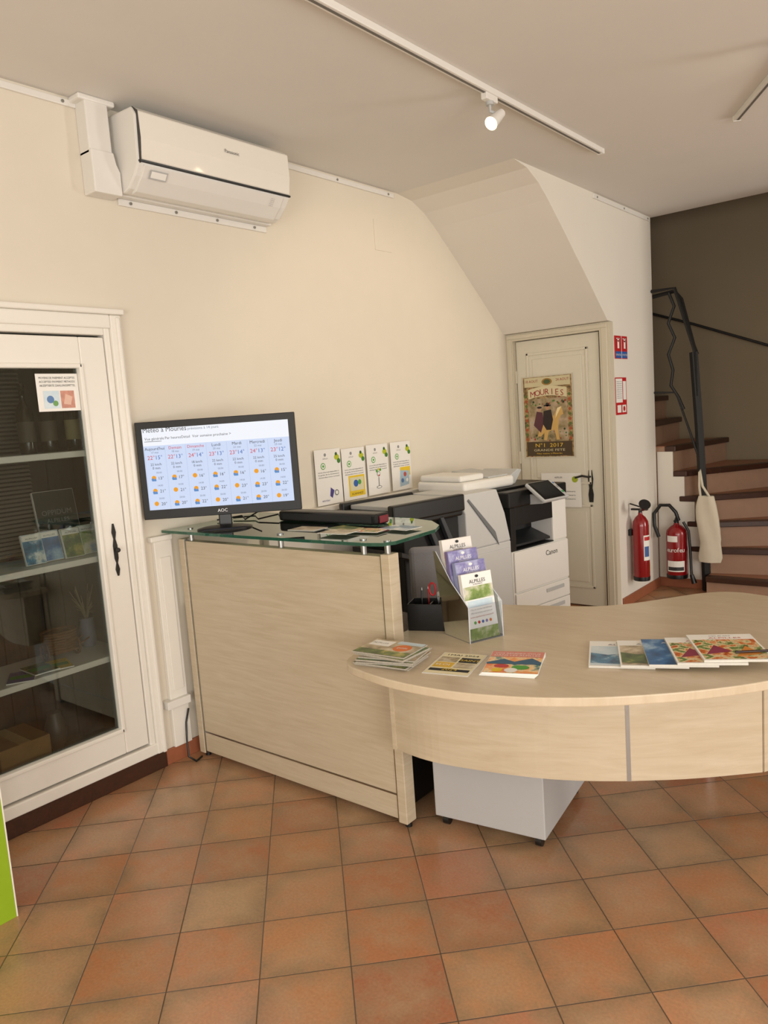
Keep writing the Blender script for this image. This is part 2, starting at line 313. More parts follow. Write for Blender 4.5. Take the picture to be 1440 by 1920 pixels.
for i,t in enumerate(("MOYENS DE PAIEMENT ACCEPTES","ACCEPTED PAYMENT METHODS","AKZEPTIERTE ZAHLUNGSMITTEL")): p.text(t,.094,.136-i*.016,.009,INK,w=.16,al='c')
p.rect(.026,.096,.012,.086,PH_SKY,.001); p.rect(.102,.164,.012,.086,mat('#c98f7c',.5,var=.3,scale=60),.001); p.disc(.055,.05,.016,mat('#5a7fb0',.5),.0015); p.disc(.076,.033,.012,mat('#6fa05a',.5),.0017); p.poly([(.112,.03),(.144,.025),(.154,.06),(.124,.072)],mat('#e0b8a4',.5),.0015)
p.obj("sheet",cd)
bl=T("venetian_blind",(-3.15,1.0,0),90,"dark slatted venetian blind inside the cabinet","blind")
m=MB()
for i in range(44): 
    z=1.1+i*.019; m.add([(.2,.33,z),(.70,.33,z),(.70,.345,z+.010),(.2,.345,z+.010)],[(0,1,2,3)],mat('#8d857a',.5))
m.box(.2,.70,.32,.355,1.94,1.97,mat('#6b635a',.5)).box(.2,.70,.35,.352,1.1,1.95,mat('#1b1815',.9)); m.obj("slats",bl)
def booklet(name,loc,rz,w,d,t,cover,label,cat="brochure",group=None,tilt=None,deco=None,pages=PAPER):
    o=T(name,loc,rz,label,cat,group)
    b=MB(); b.box(-w/2,w/2,-d/2,d/2,0,t,pages,min(.0008,t/4)); pg=b.obj("pages",o)
    M=FR((-w/2,-d/2,t),(1,0,0),(0,1,0)); c=MB(M); c.rect(.002,w-.002,.002,d-.002,cover,.0006)
    if deco: deco(c,w,d)
    c.obj("cover",o)
    if tilt is not None: o.rotation_euler=tilt
    return o
def deco_alp(c,w,d):
    c.rect(.004,w-.004,d*.78,d-.004,PAPER,.001); c.text("ALPILLES",w/2,d*.83,d*.045,INK,w=w*.6,al='c',z=.0015)
for i,(cx,mt_,lb) in enumerate([(.56,PH_SEA,"teal tourist brochure standing on the cabinet shelf"),(.65,PH_BLUE,"blue tourist brochure standing on the cabinet shelf"),(.74,PH_GREEN,"green tourist brochure standing on the cabinet shelf"),(.83,PH_LAND,"landscape tourist brochure standing on the cabinet shelf")]):
    o=booklet("brochure",(-3.15-.12-.02*(i%2),1+cx,1.08+.068),0,.09,.135,.014,mt_,lb,group="brochures on the cabinet shelf",deco=deco_alp); o.rotation_euler=(math.radians(76),0,math.radians(90))
o=booklet("book",(-3.15-.3,1+.78,1.08+.15),0,.2,.3,.015,mat('#3e423e',.5),"grey book propped at the back of the shelf","book",deco=lambda c,w,d:(c.text("OPPIDUM",w/2,d*.62,.024,GREY,al='c'),c.text("ALPILLES",w/2,d*.5,.02,GREY,al='c'),c.rect(.01,w-.01,.02,d*.35,PH_GREEN,.001))); o.rotation_euler=(math.radians(80),0,math.radians(90))
for i,(cx,mt_,lb) in enumerate([(.44,PURP,"purple leaflet lying on the lower shelf"),(.60,YEL,"yellow and green leaflet lying on the lower shelf"),(.52,PH_GREEN,"green leaflet lying on the lower shelf")]):
    booklet("leaflet",(-3.15-.11,1+cx,.611+.006*i),60+i*14,.11,.16,.005,mt_,lb,group="leaflets on the lower shelf",deco=lambda c,w,d:(c.rect(.01,w-.01,d*.3,d*.6,GREEN,.001),c.text("MOULIN",w/2,d*.7,.016,INK,al='c')))
def bottle(y,dx,lc,lab):
    bt=T("bottle",(-3.15-dx,1+y,1.561),0,lab,"bottle")
    MB().lathe([(.034,0),(.036,.01),(.036,.17),(.03,.2),(.013,.23),(.012,.29),(.014,.29),(.014,.305)],mat('#1e1d10',.15)).obj("body",bt); MB().lathe([(.0368,.05),(.0368,.14)],mat(lc,.6)).obj("label_band",bt)
bottle(.86,.2,'#a89b6d',"dark glass oil bottle with cream label"); bottle(.76,.24,'#5c5443',"tall dark wine bottle on the upper shelf"); bottle(.64,.2,'#4a4436',"dark wine bottle with brown label")
ct=T("wooden_cart",(-3.15-.22,1+.68,.61),0,"small wicker model cart with a round basket","model cart")
m=MB(); RATT=mat('#6b4526',.7,var=.25,scale=60)
for k in range(8): 
    m.tube([(.05*math.cos(t)*(1+.02*k),.07*math.sin(t)*(1+.02*k),.045+k*.012) for t in [2*math.pi*i/20 for i in range(21)]],.0064,RATT,6)
m.box(-.05,.05,-.06,.06,.035,.043,RATT); m.obj("basket",ct)
for yy in (-.075,.075):
    m=MB(); m.tube([(.04*math.cos(t),yy,.045+.04*math.sin(t)) for t in [2*math.pi*i/20 for i in range(21)]],.005,RATT,6)
    for i in range(6): a=math.pi*i/3; m.cyl((0,yy,.045),(.04*math.cos(a),yy,.045+.04*math.sin(a)),.0025,.0025,RATT,6)
    m.obj("wheel",ct)
for sx in (.03,-.03): MB().tube([(sx,.08,.05),(sx,.13,.07)],.004,RATT,6).obj("shaft",ct)
pt=T("dried_flower_pot",(-3.15-.29,1+.86,.611),0,"grey enamel jug holding dried twigs","plant pot")
MB().lathe([(.03,0),(.036,.02),(.038,.08),(.03,.12),(.034,.14)],mat('#74798a',.4)).obj("pot",pt)
m=MB()
for i in range(34):
    a=random.random()*6.28; r=random.uniform(.03,.07); h=random.uniform(.16,.3); m.tube([(0,0,.12),(r*.4*math.cos(a),r*.4*math.sin(a),.12+h*.3),(r*math.cos(a)*.8,r*math.sin(a)*.9,h)],.0013,mat('#8f8468',.8),4)
m.obj("dried_twigs",pt)
bx=T("cardboard_box",(-3.15-.19,1+.40,.141),0,"brown cardboard box on the cabinet floor","box")
MB().box(-.12,.12,-.11,.11,0,.20,mat('#8c6a42',.8),.004).obj("carton",bx); MB().box(-.121,.121,-.025,.025,.2005,.2012,mat('#c2a878',.4)).obj("packing_tape",bx)
bs=T("ornamental_vase",(-3.15-.2,1+.60,.141),0,"dull ornamental vase on the cabinet floor","vase")
MB().lathe([(.03,0),(.035,.02),(.02,.06),(.045,.12),(.05,.17),(.03,.22),(.03,.24)],mat('#4f493f',.4)).obj("body",bs)
ws=T("metal_weight",(-3.15-.14,1+.76,.141),0,"small dark metal weight on the cabinet floor","weight")
MB().box(-.04,.04,-.05,.05,0,.03,BLKM,.006).obj("base",ws); MB().tube([(0,-.02,.03),(0,-.02,.05),(0,.02,.05),(0,.02,.03)],.004,STEEL,8).obj("handle",ws)
m=MB(); m.box(-3.15,-3.125,2.07,2.17,.075,1.1,WHITE,.004).box(-3.125,-3.118,2.09,2.15,.36,1.02,WHITE,.003).box(-3.15,-3.10,2.035,2.17,.28,.32,PLW,.004).box(-3.15,-3.115,2.05,2.17,1.1,1.125,WHITE,.004)
struct(m,"trim_5","white moulded panelling on the wall")
# ------------------------------------------------------------------ reception counter
rc=T("reception_counter",(0,0,0),0,"high maple laminate reception counter panel with glass top","counter")
m=MB(); m.box(-3.04,-1.83,2.188,2.235,.135,1.09,LAM,.002).box(-3.04,-1.83,2.188,2.235,.03,.13,LAM,.002); m.obj("front_panel",rc)
for x0,x1 in ((-3.085,-3.045),(-1.825,-1.783)): MB().box(x0,x1,2.18,2.24,.02,1.10,LAM,.003).obj("edge_post",rc)
m=MB()
for x in (-3.0425,-1.8275): m.box(x-.003,x+.003,2.184,2.2,.02,1.1,STEEL)
m.box(-3.04,-1.83,2.186,2.2,.129,.136,STEEL); m.obj("metal_trim",rc)
for x in (-3.06,-1.8): MB().cyl((x,2.21,0),(x,2.21,.022),.014,.014,BLK,14).obj("foot",rc)
m=MB(); m.box(-3.06,-2.2,2.24,2.7,.75,.775,LAM,.002).box(-3.06,-3.03,2.24,2.7,0,.75,LAM).box(-2.55,-2.52,2.24,2.7,0,.75,LAM); m.obj("back_shelf",rc)
gp=[(-3.14,2.13),(-2.5,2.135),(-1.87,2.15),(-1.80,2.17),(-1.775,2.22),(-1.79,2.5),(-1.84,2.60),(-1.95,2.70),(-2.1,2.75),(-3.14,2.75)]
gt=MB().prism(gp,1.135,1.147,GLT).obj("glass_top",rc,label="clear greenish glass top")
m=MB()
for i in range(len(gp)-1):
    a,b=gp[i],gp[i+1]; m.add([(a[0],a[1],1.1345),(b[0],b[1],1.1345),(b[0],b[1],1.1475),(a[0],a[1],1.1475)],[(0,1,2,3)],GEDGE)
m.obj("edge",gt,label="polished green glass edge")
for (x,y) in [(-3.02,2.21),(-1.81,2.21),(-2.4,2.212),(-1.93,2.21)]:
    MB().cyl((x,y,1.085),(x,y,1.135),.012,.012,STEEL,16).cyl((x,y,1.147),(x,y,1.151),.014,.014,STEEL,16).obj("standoff",rc,label="brushed steel glass standoff")
ld=MB(); ld.box(-3.148,-3.10,2.77,4.20,.0,1.08,WHITE,.004).box(-3.148,-3.09,2.76,4.21,1.08,1.11,WHITE,.004)
ld.obj("wall_ledge",label="low white boxed ledge running along the wall",cat="ledge")
# ------------------------------------------------------------------ desk
dk=T("reception_desk",(0,0,0),0,"curved maple laminate reception desk with rounded front","desk")
def smooth(pts,it=2):
    for _ in range(it):
        q=[pts[0]]
        for a,b in zip(pts[:-1],pts[1:]): q+= [(a[0]*.75+b[0]*.25,a[1]*.75+b[1]*.25),(a[0]*.25+b[0]*.75,a[1]*.25+b[1]*.75)]
        pts=q+[pts[-1]]
    return pts
fr=smooth([(-1.875,2.174),(-1.885,2.04),(-1.83,1.94),(-1.69,1.905),(-1.55,1.885),(-1.37,1.895),(-1.25,1.92),(-1.09,1.975),(-.95,2.05),(-.85,2.12),(-.70,2.245),(-.54,2.42),(-.42,2.62),(-.36,2.9),(-.42,3.2),(-.6,3.42),(-.77,3.48)],2)
bk=smooth([(-.77,3.48),(-.90,3.51),(-1.01,3.46),(-1.13,3.29),(-1.24,3.13),(-1.36,3.03),(-1.51,2.98),(-1.74,2.9),(-2.0,2.87)],2)
MB().prism(fr+bk[1:]+[(-2.15,2.87),(-2.15,2.77),(-1.885,2.77),(-1.885,2.245),(-1.77,2.245),(-1.77,2.174)],.712,.742,LAMT,'z',.004).obj("desktop",dk)
def curved(pts,z0,z1,t,mt_):
    m=MB(); n=len(pts); inn=[]
    for i in range(n):
        a=Vector(pts[max(i-1,0)]);b=Vector(pts[min(i+1,n-1)]); d=(b-a).normalized(); nn=Vector((-d.y,d.x)); inn.append((pts[i][0]+nn.x*t,pts[i][1]+nn.y*t))
    return m.prism(list(pts)+inn[::-1],z0,z1,mt_,'z')
c1=smooth([(-1.735,2.085),(-1.6,2.065),(-1.48,2.075),(-1.20,2.14),(-1.05,2.205),(-.925,2.28)],2)
c2=smooth([(-.918,2.285),(-.76,2.395),(-.585,2.555)],2); c3=smooth([(-.58,2.56),(-.48,2.75),(-.45,3.0),(-.5,3.2)],2)
LAMH=wood('#cdbea5','#baa88b',(1.5,1.5,15),2.6,name="maple_laminate_curved",dist=.7)
for c in (c1,c2,c3): curved(c,.385,.712,.018,LAMH).obj("modesty_panel",dk)
curved([(c1[-1][0]-.002,c1[-1][1]-.003),(c2[0][0]+.002,c2[0][1]-.001)],.385,.71,.01,STEEL).obj("joint_strip",dk)
MB().box(-1.745,-1.73,2.08,2.175,.385,.712,LAM).obj("side_return",dk)
for (x,y) in ((-.98,3.3),(-.55,3.1),(-2.08,2.82)): MB().cyl((x,y,0),(x,y,.712),.03,.03,STEEL,20).cyl((x,y,0),(x,y,.012),.045,.045,BLK,20).obj("leg",dk)
pd=T("mobile_pedestal",(-1.52,2.55,0),8,"pale grey mobile drawer pedestal on casters under the desk","drawer unit")
MB().box(-.225,.225,-.255,.25,.045,.56,LILAC,.004).obj("body",pd)
for i,(a,b) in enumerate(((.06,.24),(.245,.4),(.405,.55))):
    d=MB().box(-.22,.22,.25,.265,a,b,LILAC,.003).obj("drawer",pd); MB().box(-.06,.06,.265,.28,(a+b)/2-.006,(a+b)/2+.006,STEEL,.002).obj("handle",d)
for (x,y) in ((-.19,-.22),(.19,-.22),(.19,.21),(-.19,.21)):
    MB().cyl((x-.012,y,.022),(x+.012,y,.022),.021,.021,BLK,16).box(x-.015,x+.015,y-.012,y+.012,.03,.046,PLG,.003).obj("caster",pd)
tw=T("computer_tower",(-1.97,2.46,0),0,"black computer tower with vented panel under the desk","computer")
m=MB(); m.box(-.1,.1,-.2,.2,.01,.42,BLK,.006); m.obj("case",tw)
m=MB()
for k in range(8): m.box(-.06,.095,-.204,-.199,.08+k*.04,.10+k*.04,mat('#8a8c90',.5))
m.box(-.08,.098,-.2035,-.2,.07,.39,mat('#0a0a0a',.6)); m.obj("vent_grille",tw)
MB().tube([(-3.11,2.155,.25),(-3.12,2.14,.18),(-3.1,2.12,.1),(-3.07,2.1,.03),(-3.04,2.12,.006),(-3.06,2.17,.006)],.005,BLK,8).obj("power_cable",label="black power cable trailing beside the counter",cat="cable")
# ------------------------------------------------------------------ monitor
yaw=39.4
mn=T("computer_monitor",(-2.83,2.265,1.1477),yaw,"black flat screen monitor showing a weekly weather forecast","monitor")
W,Hh=.735,.452; zb=.066
CAS=mat((.004,.004,.004),.5,var=.05,name="glossy_black_casing")
MB().box(-W/2,W/2,-.012,.018,zb,zb+Hh,CAS,.003).box(-.2,.2,.018,.045,zb+.08,zb+.34,BLK,.01).obj("casing",mn)
def E(c,e=.8): return mat(c,.7,emit=e,only=True,var=.01)
SCR=E('#f2f5fc',.98)
sw,sh=.674,.376; Ms=FR((-sw/2,-.0125,zb+.044)); p=MB(Ms); p.rect(0,sw,0,sh,SCR,.0006)
ik=E('#181c24',.7); ir=E('#d8202a',.9); ib=E('#2064b8',.9); ig=E('#6f7f95',.8); iy=E('#f0a010',.95); iw=E('#5f94d0',.85); mid=E('#aec2e8',.9)
p.rect(0,sw,0,sh*.79,E('#cfdcf7',.97),.0009)
p.text("Météo à Mouriès",.006,sh-.017,.022,ik,w=.20); p.text("prévisions à 14 jours",.212,sh-.016,.012,ig)
for t,x in (("Vue générale",.01),("Par heures",.105),("Détail",.18),("Voir semaine prochaine >",.23)): p.text(t,x,sh-.052,.012,ik)
p.rect(.008,.088,sh-.060,sh-.058,ik,.0012)
days=["Aujourd'hui","Demain","Dimanche","Lundi","Mardi","Mercredi","Jeudi"]; dts=["17 mai","18 mai","19 mai","20 mai","21 mai","22 mai","23 mai"]
tm=[("22°","15°"),("22°","13°"),("24°","14°"),("23°","13°"),("23°","14°"),("24°","13°"),("23°","12°")]; wd=["22 km/h","22 km/h","18 km/h","22 km/h","22 km/h","22 km/h","25 km/h"]
rows=[["13°","17°","16°","16°","16°","16°","15°"],["21°","21°","23°","22°","23°","23°","22°"],["20°","20°","22°","20°","21°","20°","19°"]]
for i in range(7):
    cx=.051+i*.095
    p.rect(cx-.0475,cx-.0465,.0,sh*.78,mid,.0012)
    p.text(days[i],cx,.277,.0135,ir if i in(1,2) else ik,al='c'); p.text(dts[i],cx,.262,.009,ig,al='c')
    p.text(tm[i][0],cx-.003,.234,.018,ir,al='r'); p.text(tm[i][1],cx+.003,.234,.018,ib,al='l')
    p.text(wd[i],cx,.206,.011,ik,al='c'); p.text("0 mm",cx,.189,.011,ik,al='c')
    for r in range(3):
        yy=.145-r*.06; p.text(["00:00","14:00","20:00"][r],cx+.01,yy+.024,.008,ig,al='c')
        p.disc(cx-.016,yy+.004,.0105,iy,.0013)
        if (i+r)%3!=2: p.disc(cx-.022,yy-.003,.006,iw,.0016); p.disc(cx-.011,yy-.004,.005,iw,.0018); p.rect(cx-.026,cx-.006,yy-.011,yy-.004,iw,.0017)
        p.text(rows[r][i],cx+.006,yy-.005,.014,ik)
p.obj("screen",mn)
MB(FR((0,-.0125,zb+.015))).text("AOC",0,0,.015,mat('#e6e6e6',.3),al='c').obj("maker_mark",mn)
MB().box(-.03,.03,.02,.045,.01,.2,BLK,.006).obj("neck",mn); MB().lathe([(.13,0),(.128,.006),(.1,.012),(.02,.018)],BLK,seg=36,M=Matrix.Diagonal((1,.75,1,1))).obj("base",mn)
sb=T("soundbar",(-2.42,2.56,1.1477),0,"black desktop soundbar lying on the glass counter","speaker")
MB().box(-.31,.31,-.045,.045,.0,.05,BLK,.012).obj("body",sb); MB().box(.31,.318,-.03,.03,.008,.04,mat('#7a1f2a',.4),.003).obj("end_cap",sb); MB().box(-.28,.28,-.0465,-.045,.01,.04,mat('#262626',.8)).obj("speaker_grille",sb)
for pth in ([(-3.05,2.5,1.156),(-2.95,2.56,1.16),(-2.86,2.5,1.156),(-2.8,2.58,1.17),(-2.75,2.55,1.156)],[(-3.08,2.42,1.156),(-2.98,2.5,1.17),(-2.9,2.45,1.16),(-2.84,2.5,1.2)]):
    MB().tube(pth,.004,BLK,6).obj("monitor_cable",label="black monitor cable lying on the glass counter",cat="cable",group="monitor cables")
for i,(x,y,r,mt_) in enumerate([(-2.38,2.36,5,PH_STONE),(-2.2,2.4,-12,PH_GREEN),(-2.04,2.37,8,PH_MARKET),(-1.93,2.45,-5,PH_SEA),(-2.12,2.28,4,PH_STONE)]):
    booklet("leaflet",(x,y,1.1475+.0025*i),r,.15,.1,.002,mt_,"small colour leaflet lying on the glass counter top",group="leaflets on the glass counter")
# ------------------------------------------------------------------ sheets on wall ledge
for i,(y,w_,h_,z_) in enumerate([(3.205,.225,.33,1.115),(3.44,.215,.32,1.115),(3.675,.215,.32,1.12),(3.92,.215,.32,1.12)]):
    o=T("notice_sheet",(-3.13,y,z_),90,"laminated white notice with a lemon picture leaning on the wall","notice","notices along the wall ledge")
    p=MB(FR((0,0,0))); p.box(0,w_,0,h_,-.001,0,mat('#f1eee8',.2,var=.01,coat=.4))
    p.disc(w_*.4,h_*.90,.01,GREY,.001); p.text("ALPILLES",w_*.4,h_*.82,.008,GREY,al='c'); p.disc(w_*.85,h_*.84,.022,mat('#b3bd22',.5),.001,sy=.8); p.disc(w_*.92,h_*.77,.015,mat('#3e7a2a',.5),.0012); p.disc(w_*.83,h_*.9,.01,mat('#2e5a20',.5),.0013)
    p.disc(w_*.3,h_*.70,.020,GREEN,.0012); p.disc(w_*.3,h_*.70,.015,PAPER,.0014); p.disc(w_*.3,h_*.70,.008,GREEN,.0016)
    for k in range(3): p.text(["Livret d'accueil disponible ici","le guide de la destination","demandez-nous conseil"][k],w_*.5,h_*(.58-.045*k),.007,INK,w=w_*.8,al='c')
    if i==0: p.poly([(.11,.05),(.13,.035),(.15,.08),(.12,.10)],mat('#4a3f86',.6),.001); p.disc(.17,.065,.018,mat('#6a6a6a',.5),.0013); p.disc(.17,.065,.012,PAPER,.0016); p.text("NOUVEAU",.04,.02,.01,mat('#4a3f86',.6))
    if i==1: p.rect(.05,.2,.02,.15,YEL,.001); p.rect(.062,.188,.055,.138,mat('#d8d2b0',.5),.0013); p.disc(.115,.1,.022,BLUE,.0016); p.disc(.15,.105,.016,GREEN,.0018); p.text("SCANNEZ",.125,.03,.013,INK,w=.11,al='c',z=.0014)
    if i==2:
        p.rect(.104,.109,.05,.11,INK,.0012); p.disc(.107,.045,.026,INK,.001,sy=.35); p.disc(.107,.045,.022,PAPER,.0013,sy=.3)
        for q_,(a,b,rr,cc) in enumerate(((.107,.13,.016,INK),(.107,.13,.013,PAPER),(.09,.15,.009,GREEN),(.125,.155,.009,GREEN),(.107,.16,.008,YEL),(.11,.12,.006,RED))): p.disc(a,b,rr,cc,.0014+.0002*q_)
    if i==3: p.rect(.09,.2,.09,.15,YEL,.0009); p.poly([(.08,.02),(.18,.03),(.19,.12),(.09,.13)],mat('#a9bfce',.5),.001); p.disc(.14,.10,.016,mat('#b8544a',.5),.0013); p.disc(.11,.06,.015,mat('#5a7aa8',.5),.0013); p.disc(.16,.06,.012,PAPER,.0014)
    p.obj("sheet",o)
# ------------------------------------------------------------------ photocopier
pr=T("photocopier",(-2.42,4.20,0),81.3,"large white office photocopier with black trays and finisher","photocopier")
PLP=mat('#c6c6c4',.4,var=.02,name="pale_grey_plastic"); Wd=.61; DK=mat('#0b0b0c',.6,name="dark_recess")
m=MB(); m.box(0,Wd,0,.56,.03,.70,PLW,.01).box(0,Wd,.2,.56,.70,1.0,DK).box(Wd-.16,Wd,0,.2,.70,1.02,PLW,.01); m.obj("body",pr)
for z0,z1 in ((.05,.17),(.175,.3),(.305,.42)):
    d=MB().box(.01,Wd-.01,-.012,0,z0,z1,PLW,.004).obj("paper_drawer",pr); MB().box(.33,.53,-.018,-.011,z1-.05,z1-.025,PLG,.003).obj("handle",d)
MB().box(.01,Wd-.01,-.012,0,.43,.695,PLW,.006).obj("front_cover",pr)
MB(FR((0,-.0125,0))).text("Canon",.34,.62,.035,mat('#333333',.4)).obj("maker_mark",pr)
MB().box(.0,.05,.0,.2,.70,.98,BLK,.004).box(.05,Wd-.16,.18,.2,.70,.98,DK).box(.05,Wd-.16,.0,.18,.70,.706,DK).obj("output_cavity",pr,label="black recessed output cavity")
MB().prism([(.0,.86),(.18,.90),(.18,.985),(.0,.985)],.05,Wd-.16,BLK,'x',.004).obj("upper_output_slot",pr)
MB().prism([(.02,.72),(.18,.78),(.18,.79),(.02,.735)],.06,Wd-.17,mat('#232527',.4),'x',.002).obj("output_tray",pr)
MB().box(-.02,Wd,-.01,.57,.98,1.085,BLK,.01).box(-.03,Wd-.04,.10,.57,1.085,1.10,BLK,.004).obj("scanner",pr)
MB().box(-.26,.24,.14,.56,1.10,1.17,PLW,.02,seg=3).box(-.25,-.02,.18,.54,1.17,1.21,PLW,.014).prism([(.18,1.17),(.5,1.17),(.5,1.215),(.18,1.18)],.02,.22,PLG,'x',.004).obj("document_feeder",pr)
MB().prism([(.24,1.10),(.32,1.10),(.40,1.19),(.36,1.20),(.24,1.15)],.2,.5,PLG,'y',.006).obj("feeder_tray",pr)
yd=Vector((0,.80,.60)).normalized(); Mp=FR((.14,-.17,1.02),(1,0,0),yd)
cp=MB(); cp.box(0,.27,0,.18,-.025,0,PLG,.008,Mp); cpo=cp.obj("control_panel",pr)
MB(Mp).rect(.008,.23,.008,.172,mat('#0a0c0e',.3),.001).rect(.025,.21,.03,.155,mat('#161b20',.3,emit=.01),.002).disc(.249,.05,.010,mat('#2b9c4f',.4),.002).disc(.249,.1,.010,GREY,.002).disc(.249,.14,.007,BLUE,.002).obj("touch_screen",cpo)
MB().prism([(-.1,.99),(0,.98),(0,1.05),(-.12,1.03)],.2,.38,PLG,'x',.003).obj("panel_arm",pr)
fn=MB(); fn.box(-.42,-.005,0,.42,.03,.78,PLP,.008).prism([(-.42,.78),(-.005,.78),(-.05,.96),(-.12,1.12),(-.44,1.12),(-.45,1.06),(-.42,1.0)],.0,.42,PLP,'y',.008)
fno=fn.obj("finisher",pr,label="pale grey finisher unit with angled top")
MB().box(-.41,-.02,-.008,0,.06,.74,PLP,.004).obj("finisher_door",pr)
MB().prism([(-.40,1.08),(-.39,1.09),(-.16,.86),(-.13,.77),(-.15,.80)],-.008,-.001,mat('#6f7274',.4),'y',.002).obj("paper_guide",pr,label="grey diagonal moulded edge")
bt=MB(); bt.box(-1.0,-.44,.0,.44,1.00,1.09,BLK,.012).box(-.90,-.44,.04,.40,.50,1.0,DK,.01).box(-1.02,-.44,-.02,.03,1.03,1.13,BLK,.01).box(-1.02,-.44,.41,.45,1.03,1.13,BLK,.01).box(-.97,-.47,.04,.40,1.09,1.115,PLG,.004); bt.obj("upper_output_tray",pr,label="black upper output tray")
MB().prism([(-.44,.66),(-.98,.84),(-.98,.87),(-.44,.70)],-.02,.40,BLK,'y',.003).obj("lower_output_tray",pr,label="black lower output tray")
for xx in (-.76,-.64): MB().prism([(xx,1.02),(xx+.03,1.02),(xx+.12,.84),(xx+.09,.82)],.0,.03,mat('#3a3d40',.4),'y',.003).obj("tray_arm",pr)
# ------------------------------------------------------------------ office chair
ch=T("office_chair",(-2.25,3.14,0),217,"grey fabric office chair behind the desk","chair")
FAB=mat('#8f8c8e',.9,var=.1,scale=120)
MB().box(-.18,.18,-.19,.2,.42,.49,FAB,.03).obj("seat",ch); MB().box(-.14,.14,.2,.25,.56,.98,FAB,.03,seg=3).obj("backrest",ch)
MB().tube([(0,.16,.41),(0,.28,.44),(0,.275,.7)],.018,BLK,8).obj("back_support",ch); MB().cyl((0,0,.1),(0,0,.42),.028,.028,STEEL,16).obj("gas_column",ch)
for i in range(5):
    a=2*math.pi*i/5; lg=MB().tube([(0,0,.12),(.23*math.cos(a),.23*math.sin(a),.07)],.02,BLK,8).obj("base_leg",ch); MB().cyl((.23*math.cos(a)-.012,.23*math.sin(a),.028),(.23*math.cos(a)+.012,.23*math.sin(a),.028),.027,.027,BLK,14).obj("caster",lg)
MB().tube([(-1.985,2.845,1.0),(-1.975,2.845,.95),(-1.945,2.835,.85),(-1.955,2.835,.76),(-1.9,2.81,.748)],.004,mat('#b5402e',.5),6).obj("telephone_cord",label="orange-red cord hanging down to the desk",cat="cord")
# ------------------------------------------------------------------ desk items
ox,oy=-1.815,2.47
pb=T("desk_organizer",(ox,oy,.742),22,"black desk organizer box holding scissors and pens","desk organizer")
m=MB(); m.box(-.085,.085,-.055,.055,0,.005,BLK).box(-.085,.085,-.057,-.051,0,.11,BLK,.002).box(-.085,.085,.051,.057,0,.11,BLK,.002).box(-.087,-.082,-.055,.055,0,.11,BLK,.002).box(.082,.087,-.055,.055,0,.11,BLK,.002).box(-.003,.003,-.055,.055,0,.1,BLK); m.obj("tray",pb)
c=Vector((ox,oy,.75))
sc_=T("scissors",tuple(c+Vector((.02,.02,0))),20,"red-handled scissors standing in the desk organizer","scissors")
for pth in ([(0,0,0),(.01,0,.12)],[(.012,0,0),(.002,0,.12)]): MB().tube(pth,.004,STEEL,6).obj("blade",sc_)
for sx in(-.018,.03): MB().tube([(sx+.014*math.cos(t),0,.15+.026*math.sin(t)) for t in [2*math.pi*i/14 for i in range(15)]],.004,RED,6).obj("handle",sc_)
for i,(dx,dy,cc) in enumerate([(.05,.02,'#1a1a1a'),(.06,-.01,'#20408a'),(-.05,.0,'#1a1a1a'),(-.03,.03,'#8b1a1a')]):
    pn=T("pen",tuple(c+Vector((dx,dy,0))),30*i,"ballpoint pen standing in the desk organizer","pen","pens in the organizer")
    MB().cyl((0,0,0),(.012,.01,.14),.004,.004,mat(cc,.3),10).obj("barrel",pn); MB().cyl((.012,.01,.14),(.0125,.0105,.15),.003,.003,STEEL,8).obj("clip_end",pn)
bs=T("card_stack",(-1.78,2.66,.742),10,"stack of white papers and cards behind the organizer","paper stack")
MB().box(-.09,.09,-.07,.07,0,.12,PAPER,.002).box(-.08,.08,-.06,.06,.12,.15,mat('#d8d2cc',.6),.002).obj("sheets",bs)
hd=T("brochure_holder",(-1.60,2.45,.742),68,"smoky clear acrylic tiered brochure holder on the desk","brochure holder")
hw=.078
for sx in (-hw,hw):
    sp=MB(); sp.add([(sx,y_,z_) for y_,z_ in [(-.085,0),(.085,0),(.14,.33),(.12,.33),(.02,.22),(-.085,.14)]],[(0,1,2,3,4,5)],ACR); sp.obj("side_panel",hd)
    rm=MB(); rm.tube([(sx,-.085,.0),(sx,-.085,.14),(sx,.02,.22),(sx,.12,.33)],.0022,mat('#c3c6cc',.15),6); rm.obj("rim",hd)
MB().box(-hw,hw,-.085,.085,0,.003,mat('#9a9ca2',.2)).obj("base",hd)
dv=MB(); dv.add([(-hw,-.085,0),(hw,-.085,0),(hw,-.085,.14),(-hw,-.085,.14)],[(0,1,2,3)],ACR); dv.obj("front_wall",hd)
cov=[mat('#efece6',.4),mat('#9aa0c8',.4),mat('#8378a6',.4),mat('#e7e2da',.4)]; ph=[PH_LAND,PH_VIO,PH_VIO,PH_MARKET]
